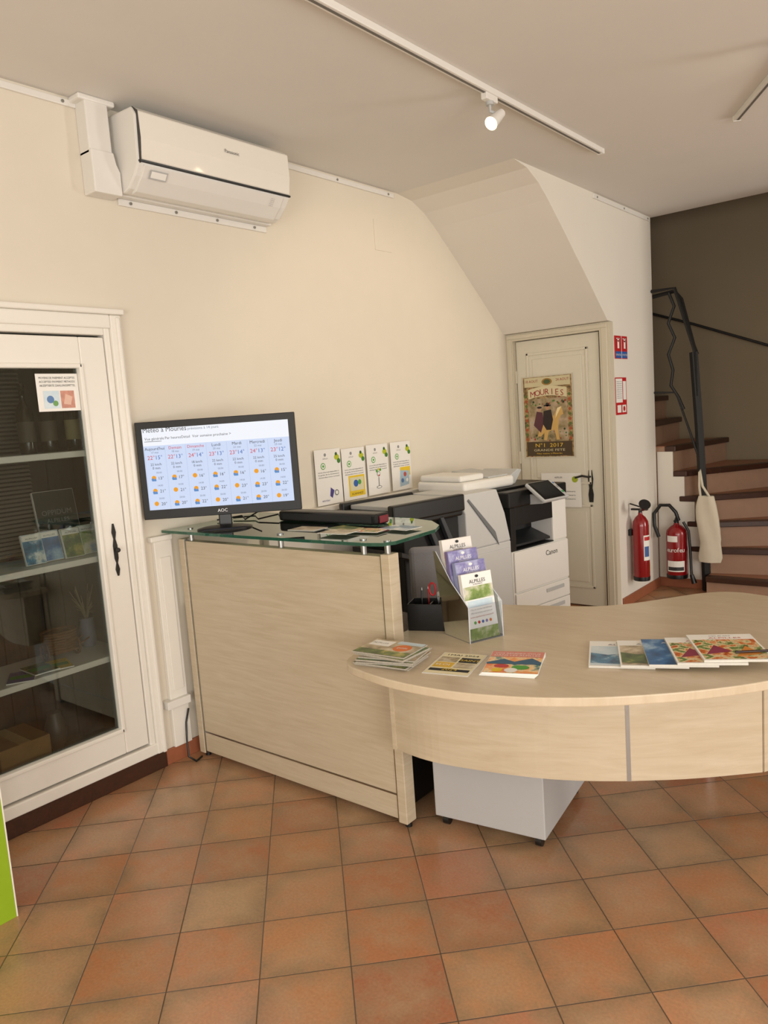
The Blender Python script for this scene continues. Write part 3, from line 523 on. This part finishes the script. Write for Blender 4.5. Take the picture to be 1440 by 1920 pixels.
for k in range(4):
    y0=-.075+k*.042; z0=.004+k*.040
    lean=Matrix.Translation((.004*(k%2),y0,z0))@Matrix.Rotation(math.radians(-9),4,'X')
    o=T("leaflet",(0,0,0),0,["white regional guide leaflet in the holder","pale blue cycling leaflet in the holder","purple leaflet in the holder","landscape leaflet at the back of the holder"][k],"leaflet","leaflets in the acrylic holder")
    o.matrix_world=Matrix.Translation((-1.60,2.45,.742))@Matrix.Rotation(math.radians(68),4,'Z')@lean
    MB().box(-.07,.07,0,.022,0,.255,cov[k],.001).obj("pages",o)
    p=MB(FR((-.07,-.0005,0)))
    if k in (1,2): p.rect(.002,.138,.002,.253,PH_VIO,.0004)
    p.rect(.002,.138,.155,.205,ph[k],.0006); p.rect(.002,.138,.0,.045,PH_LAND,.0006)
    tc_=INK if k in(0,3) else PAPER
    p.text("ALPILLES",.07,.217,.014,tc_,al='c',w=.075); p.text("en PROVENCE",.07,.209,.005,tc_,al='c',z=.0015); p.disc(.07,.242,.008,tc_,.0012,sy=.7)
    if k==0:
        p.rect(.004,.136,.05,.15,PAPER,.0007); p.rect(.012,.128,.125,.150,PH_SKY,.0009); p.text("www.alpillesenprovence.fr",.07,.085,.006,mat('#b0422d',.5),w=.11,al='c')
        for j in range(5): p.disc(.034+j*.018,.066,.006,[GREEN,RED,BLUE,PURP,ORANGE][j],.001)
        for j in range(2): p.text("Office de tourisme intercommunal",.07,.113-j*.013,.006,GREY,w=.1,al='c')
    p.obj("cover",o)
def dcA(c,w,d):
    c.rect(.01,w*.45,d*.55,d*.9,PAPER,.001); c.text("ALPILLES",.015,d*.7,.012,INK); c.disc(w*.72,d*.55,.035,ORANGE,.0012); c.text("guide",w*.72,d*.52,.014,PAPER,al='c',z=.0016); c.rect(.002,w-.002,.002,d*.3,PH_GREEN,.0009); c.rect(w*.5,w-.002,d*.8,d-.002,PH_SKY,.0009)
PG2=mat('#aaa294',.6,var=.4,scale=200)
for k in range(9):
    booklet("magazine",(-1.69+random.uniform(-.012,.012),2.05+random.uniform(-.008,.008),.7425+k*.0056),8+random.uniform(-9,9),.22,.16,.005,[PH_MARKET,PH_GREEN,PH_STONE][k%3] if k<8 else PH_STONE,"glossy tourist guide in a stack on the desk",group="stacked tourist guides",deco=dcA if k==8 else None,pages=PG2)
def dcB(c,w,d):
    c.rect(.004,w-.004,.004,d-.004,mat('#e9dfb8',.5),.0009)
    c.rect(.01,w*.48,d*.55,d*.78,PH_STONE,.0012); c.rect(w*.52,w-.01,d*.3,d*.52,PH_STONE,.0012); c.rect(.01,w*.48,d*.3,d*.52,mat('#e0b53a',.5),.0012); c.rect(w*.52,w-.01,d*.55,d*.78,mat('#2c2a28',.5),.0012); c.rect(.01,w-.01,.03,d*.24,INK,.0012)
    c.text("SAINT",w*.75,d*.62,.018,YEL,al='c',z=.0016); c.text("ELOI",w*.25,d*.38,.018,PAPER,al='c',z=.0016); c.text("2024",w/2,.038,.02,YEL,al='c',z=.0016); c.text("1MAI 2024",w/2,d*.85,.014,INK,w=w*.7,al='c',z=.0016)
booklet("flyer",(-1.47,2.125,.7425),14,.165,.225,.0015,PAPER,"yellow and black event flyer lying on the desk","flyer",deco=dcB)
def dcC(c,w,d):
    c.rect(.002,w-.002,d*.72,d-.002,mat('#d98a7a',.5),.0009); c.text("VOS RENDEZ-VOUS",w/2,d*.86,.012,PAPER,w=w*.85,al='c',z=.0014); c.text("DANS LES ALPILLES",w/2,d*.77,.012,PAPER,w=w*.85,al='c',z=.0014)
    c.poly([(.0,d*.45),(w*.3,d*.62),(w*.5,d*.5),(w*.8,d*.68),(w-.002,d*.5),(w-.002,d*.4),(.002,d*.38)],mat('#2d5b78',.5),.0013); c.disc(w*.3,d*.3,.025,RED,.0014,sy=.7); c.disc(w*.65,d*.25,.03,GREEN,.0014,sy=.7); c.disc(w*.5,d*.12,.022,PAPER,.0015); c.disc(w*.25,d*.12,.018,YEL,.0015)
for k in range(4): booklet("programme",(-1.285+.003*k,2.20-.002*k,.7425+k*.0042),18+k,.185,.225,.004,PH_SUN,"colourful illustrated events programme in a small pile",group="events programmes",deco=dcC if k==3 else None)
cvs=[PH_SKY,PH_STONE,PH_BLUE,PH_MARKET,PH_MARKET]
for k,(x,y) in enumerate([(-1.055,2.295),(-.955,2.32),(-.87,2.345),(-.79,2.375),(-.72,2.415)]):
    r=math.radians(26+(k-2)*1.5); w_,d_=.21,.27
    cx=x+math.cos(r)*w_/2-math.sin(r)*d_/2; cy=y+math.sin(r)*w_/2+math.cos(r)*d_/2
    def dcD(c,w,d,k=k):
        c.rect(.0,w,.0,d,PAPER,.0007); c.rect(.006,w-.006,.006,d*.78,cvs[k],.0009)
        if k==2: c.rect(.0,w,0,d,PH_BLUE,.0011)
        c.text("ALPILLES",w*.55,d*.82,.011,[mat('#3a3a6a',.5),mat('#3a3a6a',.5),PAPER,RED,RED][k],w=w*.5,al='c',z=.0014); c.text(["L'eau","Pierres","Nature","Marchés","L'art de vivre"][k],w*.5,d*.91,.009,INK if k!=2 else PAPER,al='c',z=.0014)
        if k<2: c.poly([(.006,d*.1),(w-.006,d*.05),(w-.006,d*.35),(w*.6,d*.5),(w*.3,d*.42),(.006,d*.5)],PH_GREEN if k else PH_SEA,.0012)
        if k>2: c.poly([(.02,d*.2),(w*.3,d*.55),(w*.5,d*.3)],mat('#8c2f4a',.5),.0012); c.poly([(w*.5,d*.1),(w*.9,d*.2),(w*.75,d*.5)],mat('#d98b3a',.5),.0013)
    booklet("magazine",(cx,cy,.7425+k*.0085),math.degrees(r),w_,d_,.008,PAPER,"glossy tourist magazine in a fanned row on the desk",group="fanned magazines",deco=dcD,pages=mat('#d2cdc2',.6,var=.1,scale=150))
pn=T("pen",(-.60,2.55,.7880),35,"slim dark pen lying on the last magazine","pen")
MB().cyl((-.065,0,.004),(.065,0,.004),.0042,.0042,mat('#2a1512',.3),10).obj("barrel",pn); MB().cyl((.065,0,.004),(.075,0,.004),.003,.001,STEEL,8).obj("tip",pn)
# ------------------------------------------------------------------ door in niche
m=MB(); FRM=mat('#d3cab4',.5,var=.02)
m.box(-3.15,-3.09,5.53,5.60,0,2.19,FRM).box(-2.36,-2.281,5.53,5.60,0,2.19,FRM).box(-3.09,-2.36,5.53,5.60,2.135,2.19,FRM)
m.box(-3.14,-3.10,5.522,5.53,0,2.15,FRM,.003).box(-2.345,-2.30,5.522,5.53,0,2.15,FRM,.003).box(-3.14,-2.30,5.521,5.529,2.15,2.18,FRM,.003)
struct(m,"trim_6","cream painted door frame")
D=mat('#dcd5c2',.45,var=.02,name="cream_door_paint")
m=MB(); x0,x1=-3.085,-2.385
m.box(x0,x1,5.575,5.605,.01,2.13,D,.003)
for (z0,z1) in ((.98,2.03),(.15,.82)):
    for (a,b,c_,d_) in ((x0+.09,x0+.11,z0,z1),(x1-.11,x1-.09,z0,z1)): m.box(a,b,5.565,5.58,c_,d_,D,.004)
    m.box(x0+.09,x1-.09,5.565,5.58,z0,z0+.02,D,.004).box(x0+.09,x1-.09,5.565,5.58,z1-.02,z1,D,.004); m.box(x0+.14,x1-.14,5.568,5.58,z0+.05,z1-.05,D,.006)
do=m.obj("door_1",kind="structure",label="cream panelled wooden door with iron handle")
m=MB(); hx_=-2.485
m.prism([(hx_-.015,.84),(hx_+.015,.84),(hx_+.02,.9),(hx_+.012,.95),(hx_+.02,1.02),(hx_+.012,1.09),(hx_-.012,1.09),(hx_-.02,1.02),(hx_-.012,.95),(hx_-.02,.9)],5.566,5.575,BLKM,'y'); m.tube([(hx_,5.57,1.04),(hx_,5.53,1.04),(hx_-.05,5.525,1.05),(hx_-.11,5.53,1.035)],.008,BLKM,8)
m.obj("handle",do,label="black iron lever handle")
for z in (.4,1.2,1.85): MB().cyl((x0-.005,5.57,z-.05),(x0-.005,5.57,z+.05),.009,.009,FRM,12).obj("hinge",do)
MB().box(x1+.001,x1+.018,5.574,5.60,.01,2.12,mat('#2a2620',.8)).obj("gap_shade_strip",do)  # solid dark strip, its colour stands in for shade in the door gap
po=T("poster",(-3.035,5.560,1.195),0,"vintage-style festival poster with horse riders and lettering","poster")
Pw,Phh=.435,.65; p=MB(FR((0,0,0))); CR=mat('#cfc39c',.5); p.box(0,Pw,0,Phh,-.004,0,mat('#cfc6b0',.5))
p.rect(.008,Pw-.008,.008,Phh-.008,photo([(.3,'#3a2c20'),(.45,'#84683f'),(.56,'#b39a6a'),(.66,'#8c3a2a'),(.8,'#4a4a34')],26,name="poster_border_print"),.0008); p.rect(.05,Pw-.05,.13,.47,photo([(.3,'#4a4630'),(.45,'#94825c'),(.6,'#bda58a'),(.7,'#8f9ca6')],9,name="poster_scene_print"),.0015)
p.rect(.02,Pw-.02,.565,.638,CR,.0015); PR=mat('#9a1c20',.5)
p.text("18 AOUT",.03,.600,.020,PR,w=.11,z=.002); p.text("24 AOUT",Pw-.03,.600,.020,PR,w=.11,al='r',z=.002); p.disc(Pw/2,.60,.045,mat('#9c7430',.5),.0018,sy=.6); p.disc(Pw/2,.60,.03,mat('#4a5a34',.5),.002,sy=.6)
n_=12; up_=[(.05+(Pw-.10)*i/n_, .545+.022*math.sin(math.pi*i/n_)) for i in range(n_+1)]; lo_=[(a,b-.075) for a,b in up_][::-1]
p.poly(up_+lo_,mat('#d8cca4',.5),.0019)
for i,chh in enumerate("MOURIES"):
    t=(i+.5)/7; p.text(chh,.07+(Pw-.14)*t,.480+.020*math.sin(math.pi*t),.046,PR,al='c',z=.0025)
HB=mat('#d0a862',.6); BR=mat('#2a201c',.6)
p.poly([(.12,.17),(.16,.29),(.22,.33),(.27,.33),(.30,.39),(.335,.40),(.35,.34),(.325,.33),(.31,.30),(.30,.22),(.31,.14),(.285,.14),(.27,.22),(.22,.21),(.2,.14),(.175,.14),(.18,.2),(.15,.17)],HB,.0022)
p.poly([(.29,.36),(.30,.39),(.335,.40),(.32,.375),(.28,.31)],mat('#f0dca8',.6),.0023)
p.poly([(.17,.27),(.18,.37),(.245,.38),(.26,.30),(.24,.22),(.2,.22)],BR,.0026); p.disc(.215,.395,.018,mat('#b98a6a',.6),.0028); p.rect(.185,.245,.408,.418,BR,.003); p.disc(.215,.42,.016,BR,.003)
p.poly([(.09,.26),(.12,.37),(.17,.36),(.18,.28),(.15,.2)],mat('#5a3038',.6),.0024); p.disc(.145,.385,.016,mat('#c0957a',.6),.0026); p.disc(.145,.4,.022,BR,.0027,sy=.4)
for i in range(46): p.disc(.055+random.random()*.32,(.135+random.random()*.09) if i%2 else (.42+random.random()*.03),random.uniform(.004,.009),[mat('#4f7a34',.6),mat('#2c4020',.6),mat('#9c3a2a',.6)][i%3],.0017+.00001*i)
for i in range(10):
    for xx in (.03,Pw-.03): p.disc(xx,.15+i*.038,.012,[mat('#a8502e',.6),mat('#5a7034',.6)][i%2],.002)
p.rect(.02,Pw-.02,.015,.128,mat('#4a3a24',.5),.0018); YP=mat('#e0b83a',.5); p.text("N°1  2017",Pw/2,.085,.030,YP,w=.24,al='c',z=.0023); p.text("GRANDE FETE",Pw/2,.052,.018,CR,w=.27,al='c',z=.0023); p.text("Fête votive à Mouriès",Pw/2,.028,.012,YP,w=.22,al='c',z=.0023)
p.obj("print",po)
o=T("notice_sheet",(-2.90,5.557,.80),0,"wide white notice with green lemons taped to the door","notice")
q=MB(FR((0,0,0))); q.box(0,.34,0,.27,-.002,0,PAPER); q.disc(.29,.22,.025,mat('#a5b52c',.5),.001); q.disc(.1,.17,.02,GREEN,.001); q.disc(.1,.17,.012,PAPER,.0015); q.text("ALPILLES",.15,.23,.012,INK,al='c')
for j in range(3): q.text("information visiteurs",.17,.12-j*.03,.012,INK,w=.24,al='c')
q.obj("sheet",o)
# ------------------------------------------------------------------ stair wall fittings
def sign(name,y,z,w_,h_,lab,fn):
    o=T(name,(-2.278,y,z),90,lab,"sign"); p=MB(FR((0,0,0))); p.box(0,w_,0,h_,.0,.004,RED,.001); fn(p,w_,h_); p.obj("plate",o)
def f1(p,w_,h_):
    p.rect(w_*.03,w_*.97,.005,h_*.32,BLUE,.005); p.rect(w_*.49,w_*.52,.0,h_,PAPER,.0055)
    for k in (.25,.76): p.rect(w_*(k-.07),w_*(k+.07),h_*.45,h_*.8,PAPER,.006); p.disc(w_*k,h_*.82,.016,PAPER,.006); p.rect(w_*(k-.14),w_*(k+.1),h_*.86,h_*.9,PAPER,.006); p.text("EXTINCTEUR",w_*k,h_*.13,.014,PAPER,w=w_*.4,al='c',z=.006)
sign("fire_sign",5.61,1.92,.24,.17,"red and blue fire extinguisher sign on the wall",f1)
def f2(p,w_,h_):
    p.rect(.0,w_*.6,h_*.33,h_*.97,PAPER,.005); 
    for j in range(9): p.text("consignes incendie",w_*.3,h_*(.88-j*.055),.008,GREY,w=w_*.5,al='c',z=.006)
    p.rect(w_*.1,w_*.45,h_*.06,h_*.26,PAPER,.005); p.rect(w_*.55,w_*.9,h_*.06,h_*.26,PAPER,.005); p.disc(w_*.72,h_*.16,.02,RED,.006); p.rect(w_*.66,w_*.94,h_*.4,h_*.9,PAPER,.005)
sign("fire_instruction_sign",5.60,1.50,.21,.28,"red and white fire safety instructions on the wall",f2)
REDX=mat('#8e1017',.25,var=.03,coat=.4,name="red_enamel")
def extinguisher(loc,rz,h,r,lab,brand,horn):
    o=T("fire_extinguisher",loc,rz,lab,"fire extinguisher")
    MB().lathe([(r*.85,0),(r,.015),(r,h*.74),(r*.93,h*.80),(r*.6,h*.86),(r*.28,h*.89),(r*.25,h*.92)],REDX).obj("cylinder",o)
    MB().lathe([(r*1.0,-.002),(r*1.03,.02),(r*1.02,.03)],BLK).obj("foot_ring",o)
    MB().cyl((0,0,h*.9),(0,0,h*.96),r*.25,r*.22,BLK,14).box(-.015,.015,-.06,.07,h*.95,h*.975,BLK,.004).prism([(-.03,h*.975),(.08,h*1.03),(.08,h*1.045),(-.03,h*.99)],-.01,.01,BLK,'x',.002).obj("valve_handle",o,label="black valve and squeeze handle")
    n=14; a=-math.pi/2
    def band(a0,a1,z0,z1,mt_,rr,lb):
        vs=[];
        for i in range(n+1):
            aa=a0+(a1-a0)*i/n
            for z in (z0,z1): vs.append((rr*math.cos(aa),rr*math.sin(aa),z))
        lb.add(vs,[(2*i,2*i+2,2*i+3,2*i+1) for i in range(n)],mt_,smooth=True)
    if horn:
        l1=MB(); band(a-.9,a+.9,h*.28,h*.62,PAPER,r*1.012,l1); band(a-.8,a-.1,h*.33,h*.47,mat('#3f5f9a',.5),r*1.02,l1); band(a-.8,a+.8,h*.55,h*.60,RED,r*1.02,l1); l1.obj("label_band",o,label="printed instruction label")
        l1=MB(); band(a+.1,a+.8,h*.12,h*.24,YEL,r*1.02,l1); l1.obj("warning_sticker",o,label="yellow warning sticker")
    else:
        l1=MB(); band(a-.9,a+.9,h*.12,h*.30,PAPER,r*1.012,l1); band(a-.8,a+.8,h*.14,h*.20,mat('#2b2b2b',.5),r*1.02,l1); l1.obj("label_band",o,label="printed instruction label")
        l1=MB(); band(a-.9,a+.2,h*.62,h*.72,PAPER,r*1.012,l1); l1.obj("label_band",o,label="white upper label")
        lb=MB()
        for i,chh in enumerate(brand):
            aa=a-.75+1.5*i/(len(brand)-1); c_=Vector((r*1.02*math.cos(aa),r*1.02*math.sin(aa),h*.45)); xd=Vector((-math.sin(aa),math.cos(aa),0)); lb.text(chh,0,0,.038,PAPER,al='c',z=.001,M=FR(c_,xd,(0,0,1)))
        lb.obj("maker_mark",o)
    if horn:
        MB().tube([(0,0,h*.95),(-.05,-.03,h*.97),(-.08,-.05,h*1.0)],.012,BLK,8).cyl((-.07,-.045,h*.98),(-.115,-.08,h*1.06),.016,.045,BLK,20).obj("horn",o,label="black discharge horn")
    else:
        MB().tube([(0.02,-.01,h*.96),(.0,-.02,h*1.10),(-.05,-.02,h*1.22),(-.12,-.02,h*1.22),(-.17,-.03,h*1.08),(-.165,-.05,h*.88),(-.13,-.07,h*.7)],.015,BLK,8).tube([(.06,-.05,h*.95),(.10,-.05,h*.8),(.11,-.05,h*.5),(.115,-.06,h*.25),(.12,-.07,h*.08)],.011,BLK,8).cyl((.12,-.07,h*.08),(.14,-.07,-.03),.016,.022,BLK,12).obj("hose",o,label="black rubber hose")
        MB().box(-.02,.02,.06,.085,h*.78,h*.86,BLKM,.003).obj("wall_hook",o)
    return o
extinguisher((-2.19,5.80,.20),90,.58,.062,"tall red carbon dioxide extinguisher hung on the wall","",True)
extinguisher((-2.10,6.36,.11),10,.5,.083,"red powder extinguisher with black hose beside the stairs","eurofeu",False)
MB().box(-2.28,-2.253,5.77,5.83,.55,.6,BLKM,.003).obj("wall_bracket",label="black extinguisher bracket on the wall",cat="bracket")
# ------------------------------------------------------------------ staircase
st=T("staircase",(-1.9,6.5,0),0,"winding staircase with terracotta risers and dark wooden nosings","staircase")
off=Vector((-1.9,6.5,0))
def clip(poly,n,c):
    out=[]
    for i in range(len(poly)):
        a,b=poly[i],poly[(i+1)%len(poly)]; da=a[0]*n[0]+a[1]*n[1]-c; db=b[0]*n[0]+b[1]*n[1]-c
        if da>=0: out.append(a)
        if (da>=0)!=(db>=0):
            t=da/(da-db); out.append((a[0]+(b[0]-a[0])*t,a[1]+(b[1]-a[1])*t))
    return out
lines=[((-1.85,6.30),0),((-1.85,6.42),10),((-1.85,6.47),24),((-1.98,6.47),38),((-2.06,6.47),55),((-2.15,6.47),82),((-2.32,6.47),96),((-2.46,6.47),95),((-2.80,6.47),90),((-3.0,6.47),90)]
RA=[(-3.14,6.47),(-1.85,6.47),(-1.85,7.495),(-3.14,7.495)]; RB=[(-1.85,6.2),(-.52,6.2),(-.52,7.495),(-1.85,7.495)]
z=0
TREAD=mat('#a8775c',.5,var=.1,scale=16)
for k,(p0,a) in enumerate(lines):
    z1=.15+.21*k; a=math.radians(a); n=(-math.sin(a),math.cos(a)); c_=n[0]*p0[0]+n[1]*p0[1]
    m=MB(); nz=MB()
    for R in (RA,RB):
        q=clip(R,n,c_)
        if len(q)>=3: m.prism([(u-off.x,v-off.y) for u,v in q],z,z1-.012,TERR2)
        R2=[(u,v-(.02 if v<6.5 else 0)) for u,v in R]
        q=clip(clip(R2,n,c_-.028),(-n[0],-n[1]),-(c_+.06))
        if len(q)>=3: nz.prism([(u-off.x,v-off.y) for u,v in q],z1-.045,z1,WDK,'z',.005)
        q=clip(R,n,c_+.06)
        if len(q)>=3: m.prism([(u-off.x,v-off.y) for u,v in q],z1-.012,z1-.001,TREAD)
    if m.v: 
        s_=m.obj("step",st)
        if nz.v: nz.obj("nosing",s_,label="dark wooden nosing")
    z=z1
m=MB(); xs=[-1.85,-1.98,-2.06,-2.15,-2.279]; hs=[.57,.78,.99,1.20]
pol=[(-1.85,0)]
for i in range(4): pol+=[(xs[i],hs[i]-.046),(xs[i+1],hs[i]-.046)]
pol+=[(-2.279,0)]
m.prism([(u-off.x,v) for u,v in pol],6.456-off.y,6.469-off.y,SOFF,'y'); m.obj("stringer",st,label="white plastered stair side")
struct(MB().box(-.5,-.4,6.2,7.5,0,4.6,DARK),"wall_stairwell","stairwell side wall")
bal=T("stair_railing",(-1.88,6.42,0),0,"black wrought iron stair balustrade with wavy bar","railing")
def B(pts): return [(x+1.88,0,z) for x,z in pts]
MB().tube(B([(-1.885,0),(-1.90,.8),(-1.925,1.4),(-1.955,1.95)]),.034,BLKM,4).obj("newel_post",bal)
MB().tube([(x,.02,z) for x,_,z in B([(-2.278,2.43),(-2.1,2.45),(-2.05,2.38),(-1.96,2.0),(-1.935,1.93)])],.016,BLKM,4).obj("top_rail",bal)
MB().tube([(x,-.015,z) for x,_,z in B([(-2.278,2.47),(-2.09,2.47),(-1.945,1.97),(-1.93,1.6)])],.014,BLKM,4).obj("outer_rail",bal)
MB().tube([(x,0,z) for x,_,z in B([(-2.14,2.44),(-2.10,2.33),(-2.15,2.2),(-2.10,2.08),(-2.155,1.95),(-2.12,1.82),(-2.14,1.7),(-2.08,1.6),(-2.04,1.5)])],.012,BLKM,6).obj("wavy_bar",bal)
MB().tube([(x,0,z) for x,_,z in B([(-2.278,1.65),(-2.10,1.64),(-1.99,1.3),(-1.90,1.0)])],.009,BLKM,6).obj("lower_rail",bal)
MB().tube([(-2.9,7.44,2.50),(-2.27,7.44,2.26),(-1.55,7.44,1.96),(-1.0,7.44,1.72)],.012,BLKM,8).cyl((-1.7,7.44,2.02),(-1.7,7.5,2.02),.008,.008,BLKM,8).cyl((-2.6,7.44,2.385),(-2.6,7.5,2.385),.008,.008,BLKM,8).obj("wall_handrail",label="slim black handrail on the stairwell wall",cat="handrail")
tb=T("tote_bag",(-1.845,6.335,.63),0,"cream cotton tote bag hanging from the railing post","bag")
CL=mat('#d8d0bb',.95,var=.06,scale=12,bump=.3)
m=MB(); nx,nz_=10,14; vs=[]
wz=[.085,.095,.09,.085,.08,.085,.085,.088,.088,.09,.088,.085,.08,.07,.06]
for j in range(nz_+1):
    zz=-.37+.54*j/nz_
    for i in range(2*nx):
        t=2*math.pi*i/(2*nx); ww=wz[j]; vs.append((ww*math.cos(t)+.01*math.sin(j*.4)+(nz_-j)*.001,(.028+.008*math.sin(3*t+j*.3))*math.sin(t),zz))
S=2*nx
fs=[(j*S+i,j*S+(i+1)%S,(j+1)*S+(i+1)%S,(j+1)*S+i) for j in range(nz_) for i in range(S)]
m.add(vs,fs,CL,smooth=True); m.add(vs,[tuple(range(S))[::-1]],CL); m.obj("pouch",tb)
MB().tube([(-.05,0,.16),(-.055,-.01,.25),(-.055,.0,.36),(-.055,.04,.38),(-.05,.0,.36),(-.03,-.012,.25),(.02,0,.16)],.010,CL,6).obj("strap",tb)
# ------------------------------------------------------------------ ceiling tracks and spotlight
def track(name,p0,p1,lab):
    p0=Vector(p0);p1=Vector(p1);d=p1-p0; ang=math.degrees(math.atan2(d.y,d.x)); o=T(name,tuple(p0),ang,lab,"track light")
    Lh=d.length; MB().box(0,Lh,-.018,.018,-.028,0,PLW,.003).obj("rail",o); MB().box(.01,Lh-.01,-.006,.006,-.0295,-.0275,mat('#6b6862',.6)).obj("slot",o); MB().box(Lh,Lh+.02,-.02,.02,-.03,0,PLW,.003).obj("end_cap",o)
track("track_rail",(-1.87,.3,3.06),(-1.86,4.46,3.06),"long white ceiling lighting track")
track("track_rail",(-.30,3.14,3.06),(-1.14,4.55,3.06),"short white ceiling lighting track")
def spot(loc,rz,lab,power,dd=(-.05,-.55,-.75),off=(0,.02)):
    s=T("spotlight",loc,rz,lab,"spotlight")
    MB().box(-.016,.016,-.05,.05,-.03,0,PLW,.004).cyl((0,0,-.03),(0,0,-.045),.018,.018,PLG,16).tube([(0,0,-.045),(0,0,-.07),(off[0],off[1],-.085)],.007,PLG,8).obj("mount",s)
    d=Vector(dd).normalized(); a=Vector((off[0],off[1],-.075)); e=a+d*.10
    MB().cyl(tuple(a),tuple(a+d*.045),.02,.025,PLW,24).cyl(tuple(a+d*.045),tuple(e),.025,.031,PLW,24,caps=False).obj("lamp_head",s)
    q=e-d*.004; MB().cyl(tuple(q),tuple(q+d*.006),.027,.022,mat((1,.80,.5),.3,emit=10,name="lit_bulb"),24).obj("bulb",s)
    l=bpy.data.lights.new("spot_glow",'SPOT'); l.energy=power; l.color=(1,.83,.6); l.spot_size=math.radians(75); l.spot_blend=.7; l.shadow_soft_size=.03
    lo=bpy.data.objects.new("spot_glow",l); COL.objects.link(lo); lo.parent=s; lo.location=e+d*.012; lo.rotation_euler=d.to_track_quat('-Z','Y').to_euler()
spot((-1.868,3.24,3.035),0,"white adjustable spotlight on the ceiling track, switched on",12,(-.12,-.80,-.62),(.03,.05))
spot((-.70,3.81,3.034),31,"white adjustable spotlight on the short track",50,(-.95,.55,-.62))
# ------------------------------------------------------------------ green display stand
gs=T("display_stand",(-2.6,1.03,0),0,"lime green display stand with white edge standing on the floor","display stand")
MB().box(-.45,-.006,-.5,-.006,.0,1.0,mat('#9cb51e',.5),.003).obj("panel",gs); MB().box(-.008,.0,-.5,-.005,0,1.0,mat('#8fae1c',.5),.001).box(-.45,.001,-.005,0,0,1.0,WHITE,.001).obj("edge_trim",gs)
# ------------------------------------------------------------------ windows & entrance
def wframe(y0,y1,n,lab):
    m=MB()
    for (a,b,c_,d_) in ((y0,y1,.5,.56),(y0,y1,2.44,2.5),(y0,y0+.06,.5,2.5),(y1-.06,y1,.5,2.5),((y0+y1)/2-.03,(y0+y1)/2+.03,.5,2.5)): m.box(3.02,3.08,a,b,c_,d_,WHITE)
    struct(m,n,lab)
wframe(-2.2,2.0,"window_1","white framed shop window")
m=MB()
for (a,b,c_,d_) in ((-1.6,-1.54,0,2.5),(1.74,1.8,0,2.5),(-1.6,1.8,2.44,2.5),(.07,.13,0,2.5)): m.box(a,b,-3.08,-3.02,c_,d_,WHITE)
struct(m,"window_2","white framed glazed shop entrance")
wframe(5.35,6.35,"window_3","white framed side window")
# ------------------------------------------------------------------ lights
def area(name,loc,tgt,sx,sy,e,col):
    l=bpy.data.lights.new(name,'AREA'); l.shape='RECTANGLE'; l.size=sx; l.size_y=sy; l.energy=e; l.color=col
    o=bpy.data.objects.new(name,l); COL.objects.link(o); o.location=loc; o.rotation_euler=(Vector(tgt)-Vector(loc)).to_track_quat('-Z','Y').to_euler(); return o
area("entrance_daylight",(.6,-2.85,1.2),(-1.4,3,1.4),2.2,1.9,100,(1,.965,.91))
area("window_daylight",(2.9,-.1,1.5),(-2.8,4.6,1.5),3.4,1.7,128,(1,.975,.935))
area("side_window_daylight",(2.9,5.85,1.5),(-2.3,5.4,1.3),.8,1.8,75,(1,.965,.89))
w=bpy.data.worlds.new("world"); SC.world=w; w.use_nodes=True; bg=w.node_tree.nodes["Background"]; bg.inputs[0].default_value=(1,.98,.95,1); bg.inputs[1].default_value=.6
# ------------------------------------------------------------------ camera
pit,roll,yw=math.radians(7.2),math.radians(4.02),math.radians(39.4)
h=Vector((-math.sin(yw),math.cos(yw),0)); r=Vector((math.cos(yw),math.sin(yw),0)); u=Vector((0,0,1))
fw=h*math.cos(pit)-u*math.sin(pit); up=h*math.sin(pit)+u*math.cos(pit); R=r*math.cos(roll)-up*math.sin(roll); U=r*math.sin(roll)+up*math.cos(roll)
cd=bpy.data.cameras.new("camera"); cam=bpy.data.objects.new("camera",cd); COL.objects.link(cam)
Mx=Matrix.Identity(4)
for i in range(3): Mx[i][0]=R[i];Mx[i][1]=U[i];Mx[i][2]=-fw[i]
Mx[0][3],Mx[1][3],Mx[2][3]=0,0,H
cam.matrix_world=Mx; cd.sensor_fit='VERTICAL'; cd.sensor_height=36; cd.lens=1430/1920*36; cd.clip_start=.05
SC.camera=cam
SC.view_settings.view_transform='Standard'; SC.view_settings.exposure=0
